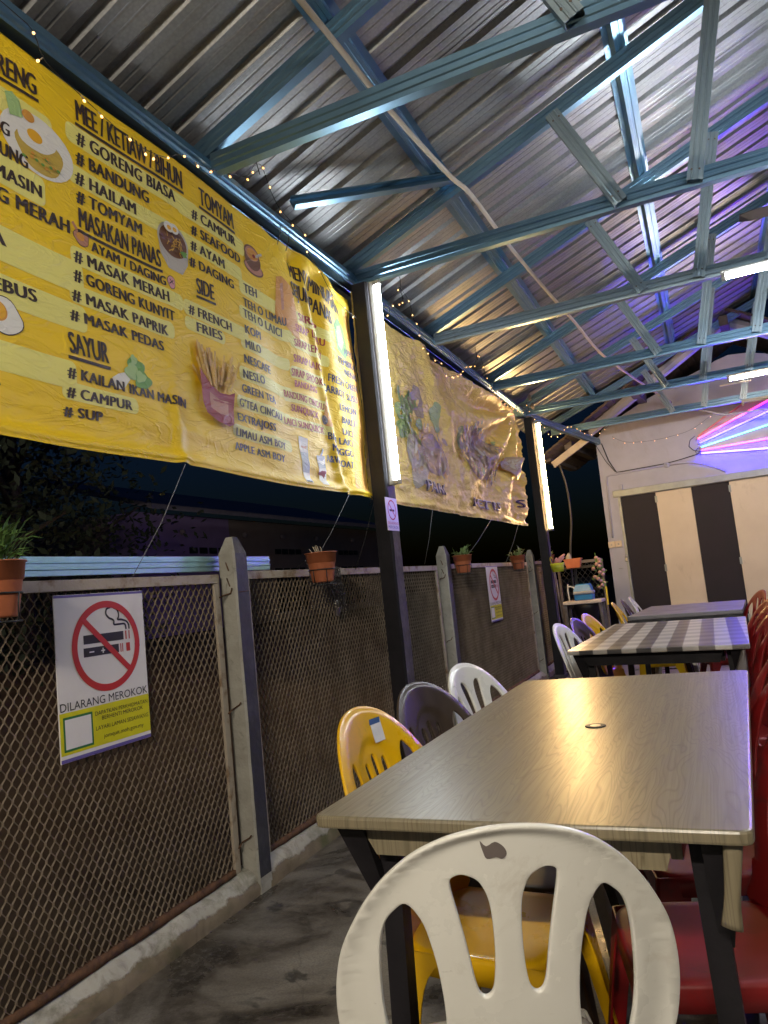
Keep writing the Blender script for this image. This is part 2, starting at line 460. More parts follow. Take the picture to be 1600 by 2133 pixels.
# ------------------------------------------------------------------ builders
class MB:
    """collects faces; build() links them as one mesh object"""

    def __init__(self):
        self.v, self.f, self.mi, self.sm = [], [], [], []

    def add(self, vs, fs, mi=0, smooth=False):
        o = len(self.v)
        self.v.extend([tuple(p) for p in vs])
        self.f.extend([tuple(i + o for i in q) for q in fs])
        self.mi.extend([mi] * len(fs))
        self.sm.extend([smooth] * len(fs))
        return self

    def box(self, lo, hi, mi=0, bev=0.0):
        (x0, y0, z0), (x1, y1, z1) = lo, hi
        if bev <= 0:
            vs = [(x0, y0, z0), (x1, y0, z0), (x1, y1, z0), (x0, y1, z0), (x0, y0, z1), (x1, y0, z1), (x1, y1, z1), (x0, y1, z1)]
            fs = [(0, 3, 2, 1), (4, 5, 6, 7), (0, 1, 5, 4), (1, 2, 6, 5), (2, 3, 7, 6), (3, 0, 4, 7)]
            return self.add(vs, fs, mi)
        bm = bmesh.new()
        bmesh.ops.create_cube(bm, size=1.0)
        for p in bm.verts:
            p.co = Vector((x0 + (p.co.x + .5) * (x1 - x0), y0 + (p.co.y + .5) * (y1 - y0), z0 + (p.co.z + .5) * (z1 - z0)))
        bmesh.ops.bevel(bm, geom=list(bm.edges), offset=bev, segments=2, profile=0.5, affect='EDGES')
        return self.frombm(bm, mi)

    def frombm(self, bm, mi=0, smooth=False):
        bm.verts.index_update()
        self.add([p.co[:] for p in bm.verts], [[p.index for p in q.verts] for q in bm.faces], mi, smooth)
        bm.free()
        return self

    def prism(self, prof, p0, p1, up=(0, 0, 1), mi=0, side=None):
        """closed 2-D profile (a,b) swept from p0 to p1; a along 'side', b along 'up'"""
        p0, p1 = Vector(p0), Vector(p1)
        d = (p1 - p0).normalized()
        if side is None:
            s = d.cross(Vector(up)).normalized()
            u = s.cross(d).normalized()
        else:
            s = Vector(side)
            s = (s - d * s.dot(d)).normalized()
            u = Vector(up)
            u = (u - d * u.dot(d) - s * u.dot(s)).normalized()
        n = len(prof)
        vs = [p0 + s * a + u * b for a, b in prof] + [p1 + s * a + u * b for a, b in prof]
        fs = [(i, (i + 1) % n, n + (i + 1) % n, n + i) for i in range(n)]
        fs += [tuple(range(n - 1, -1, -1)), tuple(range(n, 2 * n))]
        return self.add(vs, fs, mi)

    def tube(self, pts, r, n=6, mi=0, closed=False):
        pts = [Vector(p) for p in pts]
        m = len(pts)
        rs = r if isinstance(r, (list, tuple)) else [r] * m
        vs, fs = [], []
        prev = None
        for i, p in enumerate(pts):
            if closed:
                d = (pts[(i + 1) % m] - pts[i - 1])
            else:
                d = pts[min(i + 1, m - 1)] - pts[max(i - 1, 0)]
            d = d.normalized() if d.length > 1e-9 else Vector((0, 0, 1))
            if prev is None:
                a = Vector((0, 0, 1)) if abs(d.z) < 0.9 else Vector((1, 0, 0))
                s = d.cross(a).normalized()
            else:
                s = (prev - d * prev.dot(d))
                s = s.normalized() if s.length > 1e-6 else d.orthogonal().normalized()
            prev = s
            t = d.cross(s)
            for k in range(n):
                an = 2 * pi * k / n
                vs.append(p + (s * cos(an) + t * sin(an)) * rs[i])
        for i in range(m if closed else m - 1):
            j = (i + 1) % m
            for k in range(n):
                k2 = (k + 1) % n
                fs.append((i * n + k, i * n + k2, j * n + k2, j * n + k))
        if not closed:
            fs += [tuple(range(n - 1, -1, -1)), tuple(range((m - 1) * n, m * n))]
        return self.add(vs, fs, mi, True)

    def lathe(self, prof, c=(0, 0, 0), n=24, mi=0, axis='z'):
        """prof: (radius, height) from bottom to top and back (closed loop of rings)"""
        vs, fs = [], []
        for r, h in prof:
            for k in range(n):
                a = 2 * pi * k / n
                if axis == 'z':
                    vs.append((c[0] + r * cos(a), c[1] + r * sin(a), c[2] + h))
                else:
                    vs.append((c[0] + h, c[1] + r * cos(a), c[2] + r * sin(a)))
        m = len(prof)
        for i in range(m - 1):
            for k in range(n):
                k2 = (k + 1) % n
                fs.append((i * n + k, i * n + k2, (i + 1) * n + k2, (i + 1) * n + k))
        fs += [tuple(range(n - 1, -1, -1)), tuple(range((m - 1) * n, m * n))]
        return self.add(vs, fs, mi, True)

    def ball(self, c, r, mi=0, seg=8, rings=6, sq=(1, 1, 1)):
        bm = bmesh.new()
        bmesh.ops.create_uvsphere(bm, u_segments=seg, v_segments=rings, radius=1.0)
        for p in bm.verts:
            p.co = Vector((c[0] + p.co.x * r * sq[0], c[1] + p.co.y * r * sq[1], c[2] + p.co.z * r * sq[2]))
        return self.frombm(bm, mi, True)

    def build(self, name, mats, parent=None, fixn=True, smooth=None):
        off = Vector((0, 0, 0))
        p = parent
        while p is not None:
            off += p.location
            p = p.parent
        me = bpy.data.meshes.new(name)
        me.from_pydata([(a - off.x, b - off.y, c - off.z) for a, b, c in self.v] if off.length else self.v, [], self.f)
        for mm in ([mats] if isinstance(mats, str) else mats):
            me.materials.append(MATS[mm])
        me.polygons.foreach_set('material_index', self.mi)
        me.polygons.foreach_set('use_smooth', [True] * len(self.f) if smooth else ([False] * len(self.f) if smooth is False else self.sm))
        if fixn:
            bm = bmesh.new()
            bm.from_mesh(me)
            bmesh.ops.recalc_face_normals(bm, faces=bm.faces)
            bm.to_mesh(me)
            bm.free()
        me.update()
        o = bpy.data.objects.new(name, me)
        COL.objects.link(o)
        if parent is not None:
            o.parent = parent
        return o


def tag(o, label, cat, group=None):
    o['label'] = label
    o['category'] = cat
    if group:
        o['group'] = group
    return o


def thing(name, label, cat, loc=(0, 0, 0), group=None):
    o = bpy.data.objects.new(name, None)
    o.empty_display_size = 0.1
    COL.objects.link(o)
    o.location = loc
    return tag(o, label, cat, group)


def struct(o):
    o['kind'] = 'structure'
    return o


def dup(root, loc, rotz=0.0, label=None, group=None, swap=None):
    """copy of a thing with copies of its parts and sub-parts; swap = {material: other material}"""
    def cp(o, par):
        c = o.copy()
        COL.objects.link(c)
        if par is not None:
            c.parent = par
        if swap and c.type == 'MESH' and any(s.material and s.material.name in swap for s in c.material_slots):
            for s in c.material_slots:
                mn = s.material.name if s.material else None
                if mn in swap:
                    s.link = 'OBJECT'
                    s.material = MATS[swap[mn]]
        for ch in o.children:
            cp(ch, c)
        return c
    kids = cp(root, None)
    kids.location = loc
    kids.rotation_euler = (0, 0, rotz)
    if label:
        kids['label'] = label
    if group:
        kids['group'] = group
    return kids


def spline(pts, closed=True, n=6):
    """Catmull-Rom through 2-D points"""
    out = []
    m = len(pts)
    for i in range(m if closed else m - 1):
        p0, p1, p2, p3 = (pts[(i - 1) % m], pts[i], pts[(i + 1) % m], pts[(i + 2) % m]) if closed else (
            pts[max(i - 1, 0)], pts[i], pts[i + 1], pts[min(i + 2, m - 1)])
        for k in range(n):
            t = k / n
            out.append(tuple(0.5 * ((2 * p1[j]) + (-p0[j] + p2[j]) * t + (2 * p0[j] - 5 * p1[j] + 4 * p2[j] - p3[j]) * t * t +
                             (-p0[j] + 3 * p1[j] - 3 * p2[j] + p3[j]) * t ** 3) for j in range(len(p1))))
    if not closed:
        out.append(tuple(pts[-1]))
    return out


def flat_shape(loops, extrude=0.0015, bevel=0.0, cut=0.0):
    """2-D outline with holes -> bmesh plate with rounded edges, cut into a grid so that it can be bent"""
    cu = bpy.data.curves.new('outline', 'CURVE')
    cu.dimensions = '2D'
    cu.fill_mode = 'BOTH'
    cu.extrude = extrude
    cu.bevel_depth = bevel
    cu.bevel_resolution = 1
    for lp in loops:
        sp = cu.splines.new('POLY')
        sp.points.add(len(lp) - 1)
        for i, p in enumerate(lp):
            sp.points[i].co = (p[0], p[1], 0, 1)
        sp.use_cyclic_u = True
    ob = bpy.data.objects.new('outline', cu)
    COL.objects.link(ob)
    bpy.context.view_layer.update()
    me = ob.evaluated_get(bpy.context.evaluated_depsgraph_get()).to_mesh()
    bm = bmesh.new()
    bm.from_mesh(me)
    bpy.data.objects.remove(ob)
    bpy.data.curves.remove(cu)
    bmesh.ops.remove_doubles(bm, verts=bm.verts, dist=1e-5)
    if cut:
        for ax in (0, 1):
            lo = min(p.co[ax] for p in bm.verts)
            hi = max(p.co[ax] for p in bm.verts)
            k = int((hi - lo) / cut)
            for i in range(1, k):
                no = Vector((1, 0, 0)) if ax == 0 else Vector((0, 1, 0))
                bmesh.ops.bisect_plane(bm, geom=bm.verts[:] + bm.edges[:] + bm.faces[:], plane_co=no * (lo + (hi - lo) * i / k), plane_no=no)
    return bm


TXT = {}


def text_geo(body, bold=0.0, spacing=1.0):
    """outlines of the built-in font as flat triangles, normalised to cap height 1 (x from 0 to w)"""
    key = (body, bold, spacing)
    if key in TXT:
        return TXT[key]
    cu = bpy.data.curves.new('letters', 'FONT')
    cu.body = body
    cu.size = 1.0
    cu.offset = bold
    cu.space_character = spacing
    cu.resolution_u = 3
    cu.fill_mode = 'FRONT'
    ob = bpy.data.objects.new('letters', cu)
    COL.objects.link(ob)
    bpy.context.view_layer.update()
    me = ob.evaluated_get(bpy.context.evaluated_depsgraph_get()).to_mesh()
    vs = [(p.co.x, p.co.y) for p in me.vertices]
    fs = [tuple(q.vertices) for q in me.polygons]
    bpy.data.objects.remove(ob)
    bpy.data.curves.remove(cu)
    x0 = min(p[0] for p in vs)
    x1 = max(p[0] for p in vs)
    cap = 0.729 + 2 * bold
    vs = [((x - x0), (y + bold) / cap) for x, y in vs]
    TXT[key] = (vs, fs, x1 - x0)
    return TXT[key]


def put_text(mb, body, y0, y1, z, cap, fn, bold=0.02, mi=0, z1=None, spacing=1.0, cut=0.0, heavy=0.0):
    """letters from y0 to y1 on baseline z, mapped by fn(y, z, lift) to a surface; heavy = extra stroke width"""
    vs, fs, w = text_geo(body, bold, spacing)
    if not vs:
        return
    k = (y1 - y0) / w
    sl = 0.0 if z1 is None else (z1 - z)
    for n_, dx in enumerate((0.0,) if not heavy else (-heavy, 0.0, heavy)):
        bm = bmesh.new()
        pv = [bm.verts.new((y0 + (x + dx) * k, z + y * cap + sl * x / w, 0)) for x, y in vs]
        for f in fs:
            try:
                bm.faces.new([pv[i] for i in f])
            except ValueError:
                pass
        if cut:
            for ax, lo, hi in ((0, y0, y1), (1, z - cap * .3, z + cap * 1.2)):
                m = int((hi - lo) / cut)
                for i in range(1, m + 1):
                    no = Vector((1, 0, 0)) if ax == 0 else Vector((0, 1, 0))
                    bmesh.ops.bisect_plane(bm, geom=bm.verts[:] + bm.edges[:] + bm.faces[:], plane_co=no * (lo + (hi - lo) * i / (m + 1)), plane_no=no)
        bm.verts.index_update()
        out = []
        for p in bm.verts:
            q = fn(p.co.x, p.co.y)
            out.append((q[0] + .00015 * n_, q[1], q[2]))
        mb.add(out, [[p.index for p in q.verts] for q in bm.faces], mi)
        bm.free()


def put_poly(mb, pts, fn, mi=0):
    """filled outline in (y, z), mapped by fn"""
    bm = flat_shape([pts], 0.0, 0.0, 0.025)
    bm.verts.index_update()
    mb.add([fn(p.co.x, p.co.y) for p in bm.verts], [[p.index for p in q.verts] for q in bm.faces], mi)
    bm.free()


def ell(cy, cz, ry, rz, n=28, a0=0.0, wob=0.0, sd=0):
    r = random.Random(sd)
    ph = [r.uniform(0, 6.28) for _ in range(3)]
    out = []
    for k in range(n):
        a = 2 * pi * k / n
        q = 1 + wob * (sin(3 * a + ph[0]) + 0.6 * sin(5 * a + ph[1]))
        u, w = ry * cos(a) * q, rz * sin(a) * q
        out.append((cy + u * cos(a0) - w * sin(a0), cz + u * sin(a0) + w * cos(a0)))
    return out


def rrect(y0, y1, z0, z1, r):
    out = []
    for cy, cz, a in ((y1 - r, z1 - r, 0), (y0 + r, z1 - r, pi / 2), (y0 + r, z0 + r, pi), (y1 - r, z0 + r, 1.5 * pi)):
        for k in range(5):
            out.append((cy + r * cos(a + k * pi / 8), cz + r * sin(a + k * pi / 8)))
    return out

# ================================================================== ground and floor
b = MB()
b.box((-60, -60, -0.32), (60, 60, -0.07))
struct(b.build('ground', 'dirt'))
b = MB()
b.box((-1.80, -5.0, -0.069), (6.5, 9.42, 0.0))
struct(b.build('floor', 'floor_concrete'))
b = MB()
b.box((-1.45, 9.42, -0.069), (6.5, 12.0, 0.10), 0, 0.01)
struct(b.build('step', 'panel_black'))

# bank of bare earth rising beyond the fence
vs, fs = [], []
NX, NYY = 40, 60
for i in range(NX + 1):
    x = -2.3 - 30.0 * (i / NX) ** 2
    for j in range(NYY + 1):
        y = -12 + 60 * j / NYY
        h = .80 * min(1, max(0, (-2.5 - x) / 3.6)) ** 1.2
        vs.append((x, y, -.075 + h + .05 * mnoise.noise(Vector((x * .9, y * .9, 0))) * min(1, max(0, -2.4 - x))))
for i in range(NX):
    for j in range(NYY):
        a = i * (NYY + 1) + j
        fs.append((a, a + 1, a + NYY + 2, a + NYY + 1))
struct(MB().add(vs, fs, 0, True).build('terrain', 'dirt'))

# kerb under the fence: rough profile swept along y
KP = [(-1.876, -0.06), (-1.876, 0.092), (-1.872, 0.101), (-1.862, 0.100), (-1.83, 0.085), (-1.805, 0.055), (-1.795, 0.02), (-1.79, -0.06)]
KP = spline(KP, False, 3)
vs, fs = [], []
NY = 300
for i in range(NY + 1):
    y = -1.0 + 10.4 * i / NY
    for (x, z) in KP:
        q = mnoise.noise(Vector((x * 9, y * 9, z * 14))) * 0.010 + mnoise.noise(Vector((x * 30, y * 30, z * 30))) * 0.004
        vs.append((x + q * (1 if x > -1.87 else 0), y, z + q * (0.8 if z > 0 else 0)))
n = len(KP)
for i in range(NY):
    for k in range(n - 1):
        fs.append((i * n + k, i * n + k + 1, (i + 1) * n + k + 1, (i + 1) * n + k))
fs += [tuple(range(n)), tuple(range(NY * n, NY * n + n))]
o = MB().add(vs, fs, 0, True).build('kerb', 'kerb_concrete')
struct(o)

# ================================================================== fence panels
XM = -1.856


def diamond_mesh(y0, y1, z0, z1, x, pw=0.0168, hh=0.0245, w=0.00095, d=0.0062, axis='y'):
    vs, fs = [], []
    nk = int((y1 - y0) / pw)
    nz = int((z1 - z0) / hh)
    for k in range(nk + 1):
        yc = y0 + (k + 0.5) * pw
        if yc > y1 - pw * 0.4:
            break
        o = len(vs)
        sgn = 1 if k % 2 == 0 else -1
        pts = []
        for j in range(nz + 1):
            s = sgn * (1 if j % 2 == 0 else -1)
            zc = z0 + j * (z1 - z0) / nz
            yy = yc + s * (pw * 0.5 - w * 0.8)
            pts.append((yy, zc - 0.0042))
            pts.append((yy, zc + 0.0042))
        tw = 0.0012
        for (yy, zc) in pts:
            zc = min(max(zc, z0), z1)
            t = tw if (yy - yc) > 0 else -tw
            for (a, c) in ((-w, -d + t), (w, -d - t), (w, d - t), (-w, d + t)):
                vs.append((x + c * .5, yy + a, zc) if axis == 'y' else (yy + a, x + c * .5, zc))
        for j in range(len(pts) - 1):
            for q in range(4):
                r = (q + 1) % 4
                fs.append((o + j * 4 + q, o + j * 4 + r, o + j * 4 + 4 + r, o + j * 4 + 4 + q))
    return vs, fs


def fence_panel(y0, y1, zt, label):
    t = thing('mesh_fence_panel', label, 'fence panel', (XM, y0, 0.1), 'mesh fence panels along the kerb')
    v, f = diamond_mesh(y0 + 0.02, y1 - 0.02, 0.115, zt - 0.02, XM - 0.006)
    MB().add(v, f).build('mesh', 'mesh_steel', t, fixn=False)
    fr = MB()
    fr.box((XM - 0.004, y0, zt - 0.036), (XM + 0.010, y1, zt), 0, 0.002)
    fr.box((XM - 0.03, y0, zt - 0.004), (XM - 0.005, y1, zt + 0.001))
    fr.box((XM - 0.004, y0, 0.10), (XM + 0.009, y0 + 0.034, zt - 0.037), 0, 0.002)
    fr.box((XM - 0.004, y1 - 0.034, 0.10), (XM + 0.009, y1, zt - 0.037), 0, 0.002)
    fr.build('frame', 'frame_paint', t)
    rb = MB()
    vs, fs = [], []
    m_ = 60
    for i in range(m_ + 1):
        y = y0 + 0.036 + (y1 - y0 - 0.072) * i / m_
        q = mnoise.noise(Vector((y * 14, 1.7, 0))) * 0.006
        for a, c in ((-0.012, 0.100), (-0.012, 0.124 + q), (0.010, 0.122 + q), (0.014 + q, 0.100)):
            vs.append((XM + a, y, c))
    for i in range(m_):
        for k in range(4):
            fs.append((i * 4 + k, i * 4 + (k + 1) % 4, i * 4 + 4 + (k + 1) % 4, i * 4 + 4 + k))
    rb.add(vs, fs, 0, True).build('bottom_rail', 'rust', t)
    return t


fence_panel(-0.42, 2.455, 1.276, 'wire mesh fence panel behind the big no smoking sign')
fence_panel(2.635, 5.085, 1.287, 'wire mesh fence panel beside the black post with the chain hanging on it')
fence_panel(5.285, 7.99, 1.296, 'wire mesh fence panel with the distant no smoking sign')
fence_panel(8.19, 9.45, 1.305, 'short last wire mesh fence panel next to the warm lit post')


def concrete_post(yc, label, top=1.43):
    x1, x0 = -1.790, -1.868
    y0, y1 = yc - 0.044, yc + 0.044
    t = thing('concrete_post', label, 'fence post', (-1.835, yc, 0.0), 'pointed concrete fence posts')
    vs, fs, mi = [], [], []
    levels = [0.0] + [0.06 + 1.30 * k / 26 for k in range(27)]
    R = random.Random(int(yc * 10))
    nb = 0
    for z in levels:
        j = [mnoise.noise(Vector((z * 16, yc, q))) * 0.0035 for q in range(4)]
        c = 0.008
        ring = [(x0, y0), (x1 - c + j[0], y0), (x1 + j[1] * .4, y0 + c + j[0]), (x1 + j[1] * .4, y1), (x0, y1)]
        vs += [(a, d, z) for a, d in ring]
    ml = len(levels)
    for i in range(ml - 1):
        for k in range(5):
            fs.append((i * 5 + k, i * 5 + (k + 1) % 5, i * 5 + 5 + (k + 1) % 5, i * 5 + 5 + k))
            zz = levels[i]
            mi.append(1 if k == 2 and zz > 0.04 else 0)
    o = len(vs)
    cx, cy = (x0 + x1) / 2, (y0 + y1) / 2
    vs += [(cx - .016, cy - .018, top), (cx + .018, cy - .018, top), (cx + .018, cy + .018, top), (cx - .016, cy + .018, top)]
    l = (ml - 1) * 5
    for q in ((l + 0, l + 1, o + 1, o + 0), (l + 1, l + 2, o + 1), (l + 2, l + 3, o + 2, o + 1), (l + 3, l + 4, o + 3, o + 2), (l + 4, l + 0, o + 0, o + 3), (o, o + 1, o + 2, o + 3)):
        fs.append(q)
        mi.append(2 if q[0] == l + 2 else 0)
    pb = MB()
    pb.v, pb.f, pb.mi, pb.sm = vs, fs, mi, [False] * len(fs)
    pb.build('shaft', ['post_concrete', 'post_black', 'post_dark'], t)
    for z in (1.185, 0.72, 0.20):
        w = MB()
        w.tube([(XM + 0.02, y0 - 0.055, z - .004), (x0 + .02, y0 - 0.012, z + .004), (x0 + .05, y0 - .004, z + .012 + R.uniform(-.01, .01)), (x0 + .062, y0 - 0.010, z + .03)], 0.0032, 5)
        if z > 1:
            w.tube([(XM + 0.02, y0 - 0.05, z), (x1 - .04, y0 - .006, z + .006), (x1 + .004, y0 + .02, z + .012), (x1 + .005, y1 - .01, z + .014), (XM + .025, y1 + .04, z + .016)], 0.0016, 5)
        else:
            w.tube([(XM + 0.02, y1 + 0.045, z - .03), (x1 - .03, y1 + .008, z - .02), (x1 - .02, y1 + .012, z - .01)], 0.003, 5)
        w.build('wire_tie', 'rust', t)
    for z in (1.30, 1.235):
        MB().tube([(x0 + .035, y0 - .002, z + .024), (x0 + .048, y0 - .003, z - .012)], 0.003, 5).build('staple', 'rust', t)
    return t


concrete_post(2.535, 'nearest pointed concrete fence post, its inner face painted black')
concrete_post(5.185, 'middle pointed concrete fence post left of a potted spiky plant')
concrete_post(8.09, 'farthest pointed concrete fence post beside a potted plant and the warm lit post')


# ================================================================== black roof posts
def roof_post(x0, x1, y0, y1, h, label):
    t = thing('roof_post', label, 'post', ((x0 + x1) / 2, (y0 + y1) / 2, 0))
    p = MB()
    vs, fs, mi = [], [], []
    nz = 60
    for i in range(nz + 1):
        z = h * i / nz
        e = [mnoise.noise(Vector((z * 9, q * 3.3, x0))) * 0.004 for q in range(3)]
        vs += [(x0, y0, z), (x1 - .012, y0, z), (x1 + e[0] * (1 if z < 1.45 else .2), y0 + .012, z), (x1 + e[1] * (1 if z < 1.45 else .2), y1, z), (x0, y1, z)]
    for i in range(nz):
        for k in range(5):
            fs.append((i * 5 + k, i * 5 + (k + 1) % 5, i * 5 + 5 + (k + 1) % 5, i * 5 + 5 + k))
            mi.append(1 if k == 2 and h * i / nz < 1.48 else 0)
    fs += [(0, 1, 2, 3, 4), tuple(nz * 5 + k for k in range(5))]
    mi += [0, 0]
    p.v, p.f, p.mi, p.sm = vs, fs, mi, [False] * len(fs)
    p.build('shaft', ['black_paint', 'post_dark'], t)
    MB().box((x0 - .012, y0 - .012, 0), (x1 + .012, y1 + .012, 0.035), 0, .004).build('base', 'post_dark', t)
    return t


roof_post(-1.70, -1.605, 3.735, 3.85, 2.945, 'black roof post carrying the cold white tube light')
roof_post(-1.715, -1.615, 8.12, 8.235, 2.93, 'black roof post carrying the warm yellow tube light')

# ================================================================== steel sections


def csec(h, d, bumps=(0.3, 0.7), t=0.002, lip=0.012, bw=0.006, bh=0.006):
    """ribbed C channel: web at a=0 facing -a, flanges going to +a; b from 0 to h"""
    path = [(d, lip), (d, 0), (0, 0)]
    for q in bumps:
        z = h * q
        path += [(0, z - bw), (-bh, z - bw * .5), (-bh, z + bw * .5), (0, z + bw)]
    path += [(0, h), (d, h), (d, h - lip)]
    out = []
    for i, p in enumerate(path):
        a = Vector(path[max(i - 1, 0)])
        c = Vector(path[min(i + 1, len(path) - 1)])
        q = Vector(p)
        n1 = (q - a).normalized() if (q - a).length else (c - q).normalized()
        n2 = (c - q).normalized() if (c - q).length else n1
        nn = Vector((-(n1 + n2).y, (n1 + n2).x))
        nn = nn.normalized() * t / max(0.35, sqrt(max(0, (1 + n1.dot(n2)) / 2)))
        out.append((q.x - nn.x, q.y - nn.y))
    return path + out[::-1]


EX = -1.70          # inner face of the eave beam
b = MB()
EB = csec(0.082, 0.05, (0.28, 0.62), bw=.010, bh=.008)
t = thing('eave_beam', 'long blue ribbed steel beam above the yellow banners', 'beam', (EX, 2.0, 2.95))
b.prism(EB, (EX, -4.5, 2.948), (EX, 8.20, 2.948), side=(-1, 0, 0))
b.build('channel', 'steel_blue', t)
b = MB()
b.box((EX - .085, -4.5, 2.944), (EX - .053, 8.2, 2.985), 0, .003)
b.build('backing_angle', 'steel_blue', t)
t = thing('eave_beam', 'short blue glowing steel beam running to the corner of the white wall', 'beam', (EX, 8.25, 2.95))
b = MB()
b.prism(EB, (-1.665, 8.26, 2.93), (-1.175, 10.44, 2.865), side=(-1, -.2, 0))
b.build('channel', 'steel_blue', t)

SL = 0.40           # roof slope
HX, HZ = -1.71, 3.035
RX = 1.55           # ridge


def ztop(x):        # lower edge of the top chords
    return 3.075 + SL * ((x if x < RX else 2 * RX - x) + 1.66)


TRY = [2.42, 3.81, 5.16, 6.82, 8.20, 9.68]
CH = csec(0.088, 0.042, (0.33, 0.70), bw=.008, bh=.006)
WB = csec(0.074, 0.040, (0.32, 0.68), bw=.006, bh=.004, lip=.014)
names = ['steel roof truss nearest the camera, cut off by the top of the picture', 'second steel roof truss, meeting the beam beside the cold tube light post',
         'third steel roof truss, carrying the cold white ceiling tube', 'fourth steel roof truss, between the cold tube and the warm pinkish tube',
         'fifth steel roof truss, carrying the warm pinkish ceiling tube', 'last steel roof truss in front of the white wall']


def truss(y, label):
    t = thing('roof_truss', label, 'roof truss', (HX, y, 2.98), 'steel roof trusses')
    top = 2 * RX - HX
    b = MB()
    b.prism(CH, (HX + .01, y, 2.972), (top - .01, y, 2.972), side=(0, 1, 0))
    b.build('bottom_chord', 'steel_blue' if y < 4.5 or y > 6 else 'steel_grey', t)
    b = MB()
    b.prism(CH, (HX - .28, y - .002, ztop(HX - .28)), (RX, y - .002, ztop(RX)), side=(0, 1, 0), up=(0, 0, 1))
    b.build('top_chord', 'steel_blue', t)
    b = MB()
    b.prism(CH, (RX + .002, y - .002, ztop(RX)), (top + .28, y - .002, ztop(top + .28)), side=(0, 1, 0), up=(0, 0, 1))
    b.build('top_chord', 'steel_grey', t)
    for (xa, za, xb, zb) in ((-.445, 3.58, -.165, 2.985), (.185, 2.985, .40, 3.93), (.93, ztop(.93) + .02, .62, 2.99), (1.55, 2.98, 1.55, ztop(1.55) + .03),
                             (2.17, ztop(2.17) + .02, 2.48, 2.99), (2.9, 2.985, 2.7, 3.93)):
        w = MB()
        d = Vector((xb - xa, 0, zb - za)).normalized()
        s = Vector((-d.z, 0, d.x)) * 0.037
        w.prism(WB, (xa - s.x, y - .044, za - s.z), (xb - s.x, y - .044, zb - s.z), side=(0, 1, 0) if d.z < 0 else (0, 1, 0), up=(-d.z, 0, d.x))
        wo_ = w.build('web', 'steel_grey', t)
        sc = MB()
        for (px, pz, k) in ((xa, za, 1), (xb, zb, -1)):
            for e in (-.018, .018):
                c = Vector((px, 0, pz)) + d * (.05 * k) + s / .037 * e
                sc.lathe([(.0055, 0), (.0055, .004), (.003, .006)], (0, 0, 0), 6)
                for i in range(len(sc.v) - 18, len(sc.v)):
                    q = sc.v[i]
                    sc.v[i] = (c.x + q[0], y - .0445 - q[2], c.z + q[1])
        sc.build('screw', 'screw', wo_)
    return t


for y, nm in zip(TRY, names):
    truss(y, nm)

# purlins across the trusses
PU = csec(0.055, 0.06, (0.5,), bw=.006, bh=.005)
HAT = [(-.065, .055), (-.065, .052), (-.034, .052), (-.028, .0), (-.010, 0), (-.006, .006), (.006, .006), (.010, 0), (.028, 0), (.034, .052), (.065, .052), (.065, .055), (.031, .055), (.025, .004), (-.025, .004), (-.031, .055)]
for x, lab in ((-1.09, 'steel roof purlin nearest the yellow banners, white pipe running below it'), (-.06, 'steel roof purlin halfway up the slope, crossing above the truss webs'),
               (.96, 'steel roof purlin glowing blue high up at the right edge')):
    z = ztop(x) + .088 / cos(atan2(SL, 1)) + .002
    b = MB()
    b.prism(HAT, (x, -4.5, z), (x, 9.95, z), side=(1, 0, SL), up=(-SL, 0, 1))
    tag(b.build('roof_purlin', 'steel_blue'), lab, 'purlin', 'steel roof purlins')

# diagonal brace under the roof plane
b = MB()
b.prism(csec(0.06, 0.035, (0.5,)), (-1.66, 3.05, 3.085), (-1.02, 3.76, 3.36), up=(-SL, 0, 1))
tag(b.build('roof_brace', 'steel_blue'), 'short diagonal blue steel brace between eave beam and second truss', 'brace')

# ================================================================== roof sheets
RP = []
PIT = 0.19
for k, (dy, dz) in enumerate([(0, 0), (.022, 0), (.040, .020), (.060, .020), (.076, 0), (.106, 0), (.111, .0018), (.115, .0018), (.120, 0), (.150, 0), (.155, .0018), (.159, .0018), (.164, 0)]):
    RP.append((dy, dz))


def roof_sheet(y0, y1, right=False, lift=0.0):
    prof = []
    n = int(round((y1 - y0) / PIT))
    for i in range(n):
        prof += [(y0 + i * PIT + a, c) for a, c in RP]
    prof.append((y0 + n * PIT, 0))
    xa, xb = (RX, -2.06)
    if right:
        xa, xb = (RX, 2 * RX + 2.06)
    b = MB()
    off = .088 / cos(atan2(SL, 1)) + .064
    cols = 5
    for lay, dz in ((0, 0), (1, .0016)):
        vs, fs = [], []
        for j in range(cols + 1):
            x = xa + (xb - xa) * j / cols
            z = ztop(x) + off + lift + dz
            for (y, q) in prof:
                vs.append((x - SL * q * (-1 if right else 1), y, z + q))
        m = len(prof)
        for j in range(cols):
            for k in range(m - 1):
                fs.append((j * m + k, j * m + k + 1, (j + 1) * m + k + 1, (j + 1) * m + k))
        b.add(vs, fs)
    return b


ro = thing('metal_roof', 'corrugated grey metal roof over the dining area', 'roof', (RX, 4, 4.5))
ys = [-4.54 + PIT * 4 * k for k in range(19)] + [9.9]
for k, (a, c) in enumerate(zip(ys[:-1], ys[1:])):
    roof_sheet(a, c + .02, False, 0.003 * (k % 2)).build('roof_sheet', 'roof_sheet', ro, fixn=False)
roof_sheet(-4.54, 9.9, True).build('roof_sheet', 'roof_sheet', ro, fixn=False)
MB().prism([(-.18, -.07), (0, .012), (.18, -.07), (.18, -.068), (0, .016), (-.18, -.068)], (RX, -4.5, ztop(RX) + .20), (RX, 9.9, ztop(RX) + .20), side=(1, 0, 0)).build('ridge_cap', 'roof_sheet', ro)

# ================================================================== back wall
WA = radians(6)
WP = Vector((-1.254, 10.45, 0))
WD = Vector((cos(WA), -sin(WA), 0))
WN = Vector((-sin(WA), -cos(WA), 0))      # towards the room


